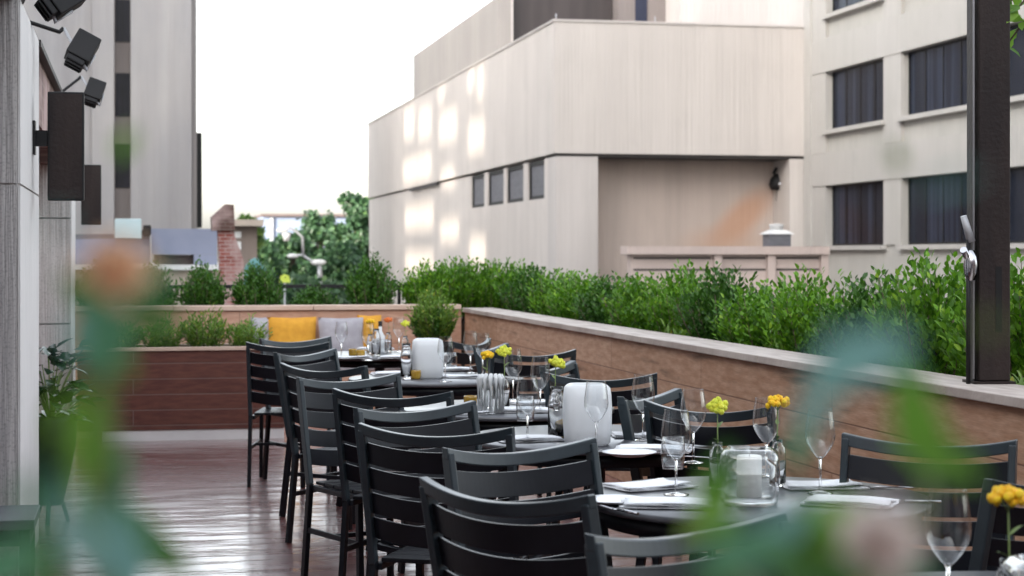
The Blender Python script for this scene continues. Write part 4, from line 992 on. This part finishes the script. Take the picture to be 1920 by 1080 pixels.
# ------------------------------------------------------------------ foreground flowering plants right in front of the lens
def fgplant(name,label,base,leaves,flowers=(),stems=()):
    t=empty(name,base,0,label,'flowering plant'); B=Vector(base); mbs={}; sm=MB()
    for (px,py,d,Lpx,Wpx,ang,mk_) in leaves:
        c=atd(px,py,d)-B; L=Lpx*1.12*d/FPX; W=Wpx*1.22*d/FPX; a=math.radians(ang)
        dr=Vector((math.cos(a)*ct,-math.cos(a)*st,math.sin(a)))
        nr=Vector((-st,-ct,.35)); mbs.setdefault(mk_,MB()).leaf(c-dr*(L/2),dr+Vector((0,random.uniform(-.2,.2),0)),L,W,nr,.12)
        b2=c-dr*(L/2); 
        if not stems: sm.tube([b2,b2*.6+Vector((0,0,b2.z*.2)),b2*.25,(0,0,0)],.0016,6,.003)
    for pts in stems: sm.tube([atd(*p)-B for p in pts]+[(0,0,0)],.0020,6,.004)
    for k_,m in mbs.items(): m.build('leaves',M[k_],t)
    for (px,py,d,rpx,mk_) in flowers:
        c=atd(px,py,d)-B; r=rpx*d/FPX; f=MB()
        for i in range(16):
            a=i*2.4; e=(i/16)*1.2
            dr=Vector((math.cos(a)*math.cos(e),math.sin(a)*math.cos(e)-.0,math.sin(e)+.1)); dr=Matrix.Rotation(1.1,3,'X')@dr; f.leaf(c,dr,r*1.15,r*.9,(0,-1,.4),.3)
        f.build('blossom',M[mk_],t); b2=c
        if not stems: sm.tube([b2,b2*.6,(0,0,0)],.0018,6,.003)
    sm.build('stem',M['stem'],t); return t
random.seed(5)
lb_=atd(230,1080,.52); lb_.z=0
fgplant('flowering_plant','blurred leafy plant with apricot flower close up at the left',(lb_.x,lb_.y,0),
 [(262,528,.50,120,75,20,'fgmid'),(165,545,.50,120,70,150,'fgdark'),(195,625,.48,170,95,80,'fgmid'),(290,600,.50,120,60,10,'fgdark'),(240,690,.52,60,26,80,'fgolive'),
  (140,620,.40,90,30,95,'fgteal'),(238,268,.50,60,34,60,'fggreen'),(165,830,.42,230,48,82,'fggreen'),(205,950,.50,240,64,75,'fgmid'),(270,1010,.52,240,70,-40,'fgdark'),(235,1040,.45,190,70,100,'fgteal'),
  (25,1055,.38,170,90,20,'fgmid'),(70,930,.34,120,50,75,'fgmid'),(150,1000,.36,170,60,110,'fgteal'),(120,780,.36,120,34,80,'fggreen'),(95,1075,.42,90,50,120,'fgdark'),(110,420,.36,60,14,60,'fgteal'),(90,1010,.4,80,40,20,'fgdark')],
 [(215,515,.44,70,'fgorange')],
 stems=(((212,530,.5),(205,650,.5),(195,800,.5),(215,1000,.51),(235,1200,.52)),((165,940,.44),(180,1050,.47),(230,1250,.52)),((60,1060,.43),(140,1180,.47))))
rb_=atd(1600,1080,.52); rb_.z=0
fgplant('flowering_plant','blurred leafy plant with pale pink flower close up at the right',(rb_.x,rb_.y,0),
 [(1612,668,.38,200,95,20,'fgteal'),(1545,745,.42,180,48,55,'fgteal'),(1660,640,.34,90,30,60,'fgteal'),(1500,820,.52,110,34,70,'fgmid'),(1722,790,.44,200,90,100,'fggreen'),(1770,862,.42,150,66,-30,'fggreen'),(1700,700,.5,90,50,110,'fgmid'),
  (1342,905,.52,150,62,75,'fgdark'),(1310,975,.55,110,40,50,'fgolive'),(1420,1010,.42,160,44,20,'fgmid'),(1560,985,.50,170,95,30,'fggreen'),(1530,1050,.50,220,120,-10,'fgdark'),(1400,1040,.38,200,80,15,'fgmid'),(1340,960,.44,120,60,100,'fggreen'),(1470,985,.4,120,50,40,'fgteal'),
  (1684,292,.55,48,30,110,'fgolive'),(1780,340,.34,110,16,15,'fgteal'),(1855,610,.40,60,16,90,'fgolive'),(1360,1060,.40,150,40,60,'fgdark'),(1700,1060,.5,120,50,160,'fgmid')],
 [(1640,1025,.44,85,'fgpink')],
 stems=(((1540,1000,.5),(1560,1080,.51),(1590,1200,.52)),((1638,1040,.5),(1620,1200,.52)),((1510,860,.52),(1500,960,.52),(1560,1150,.52)),((1740,900,.51),(1720,1000,.52),(1640,1180,.52)),((1342,970,.53),(1380,1080,.53),(1560,1250,.52))))
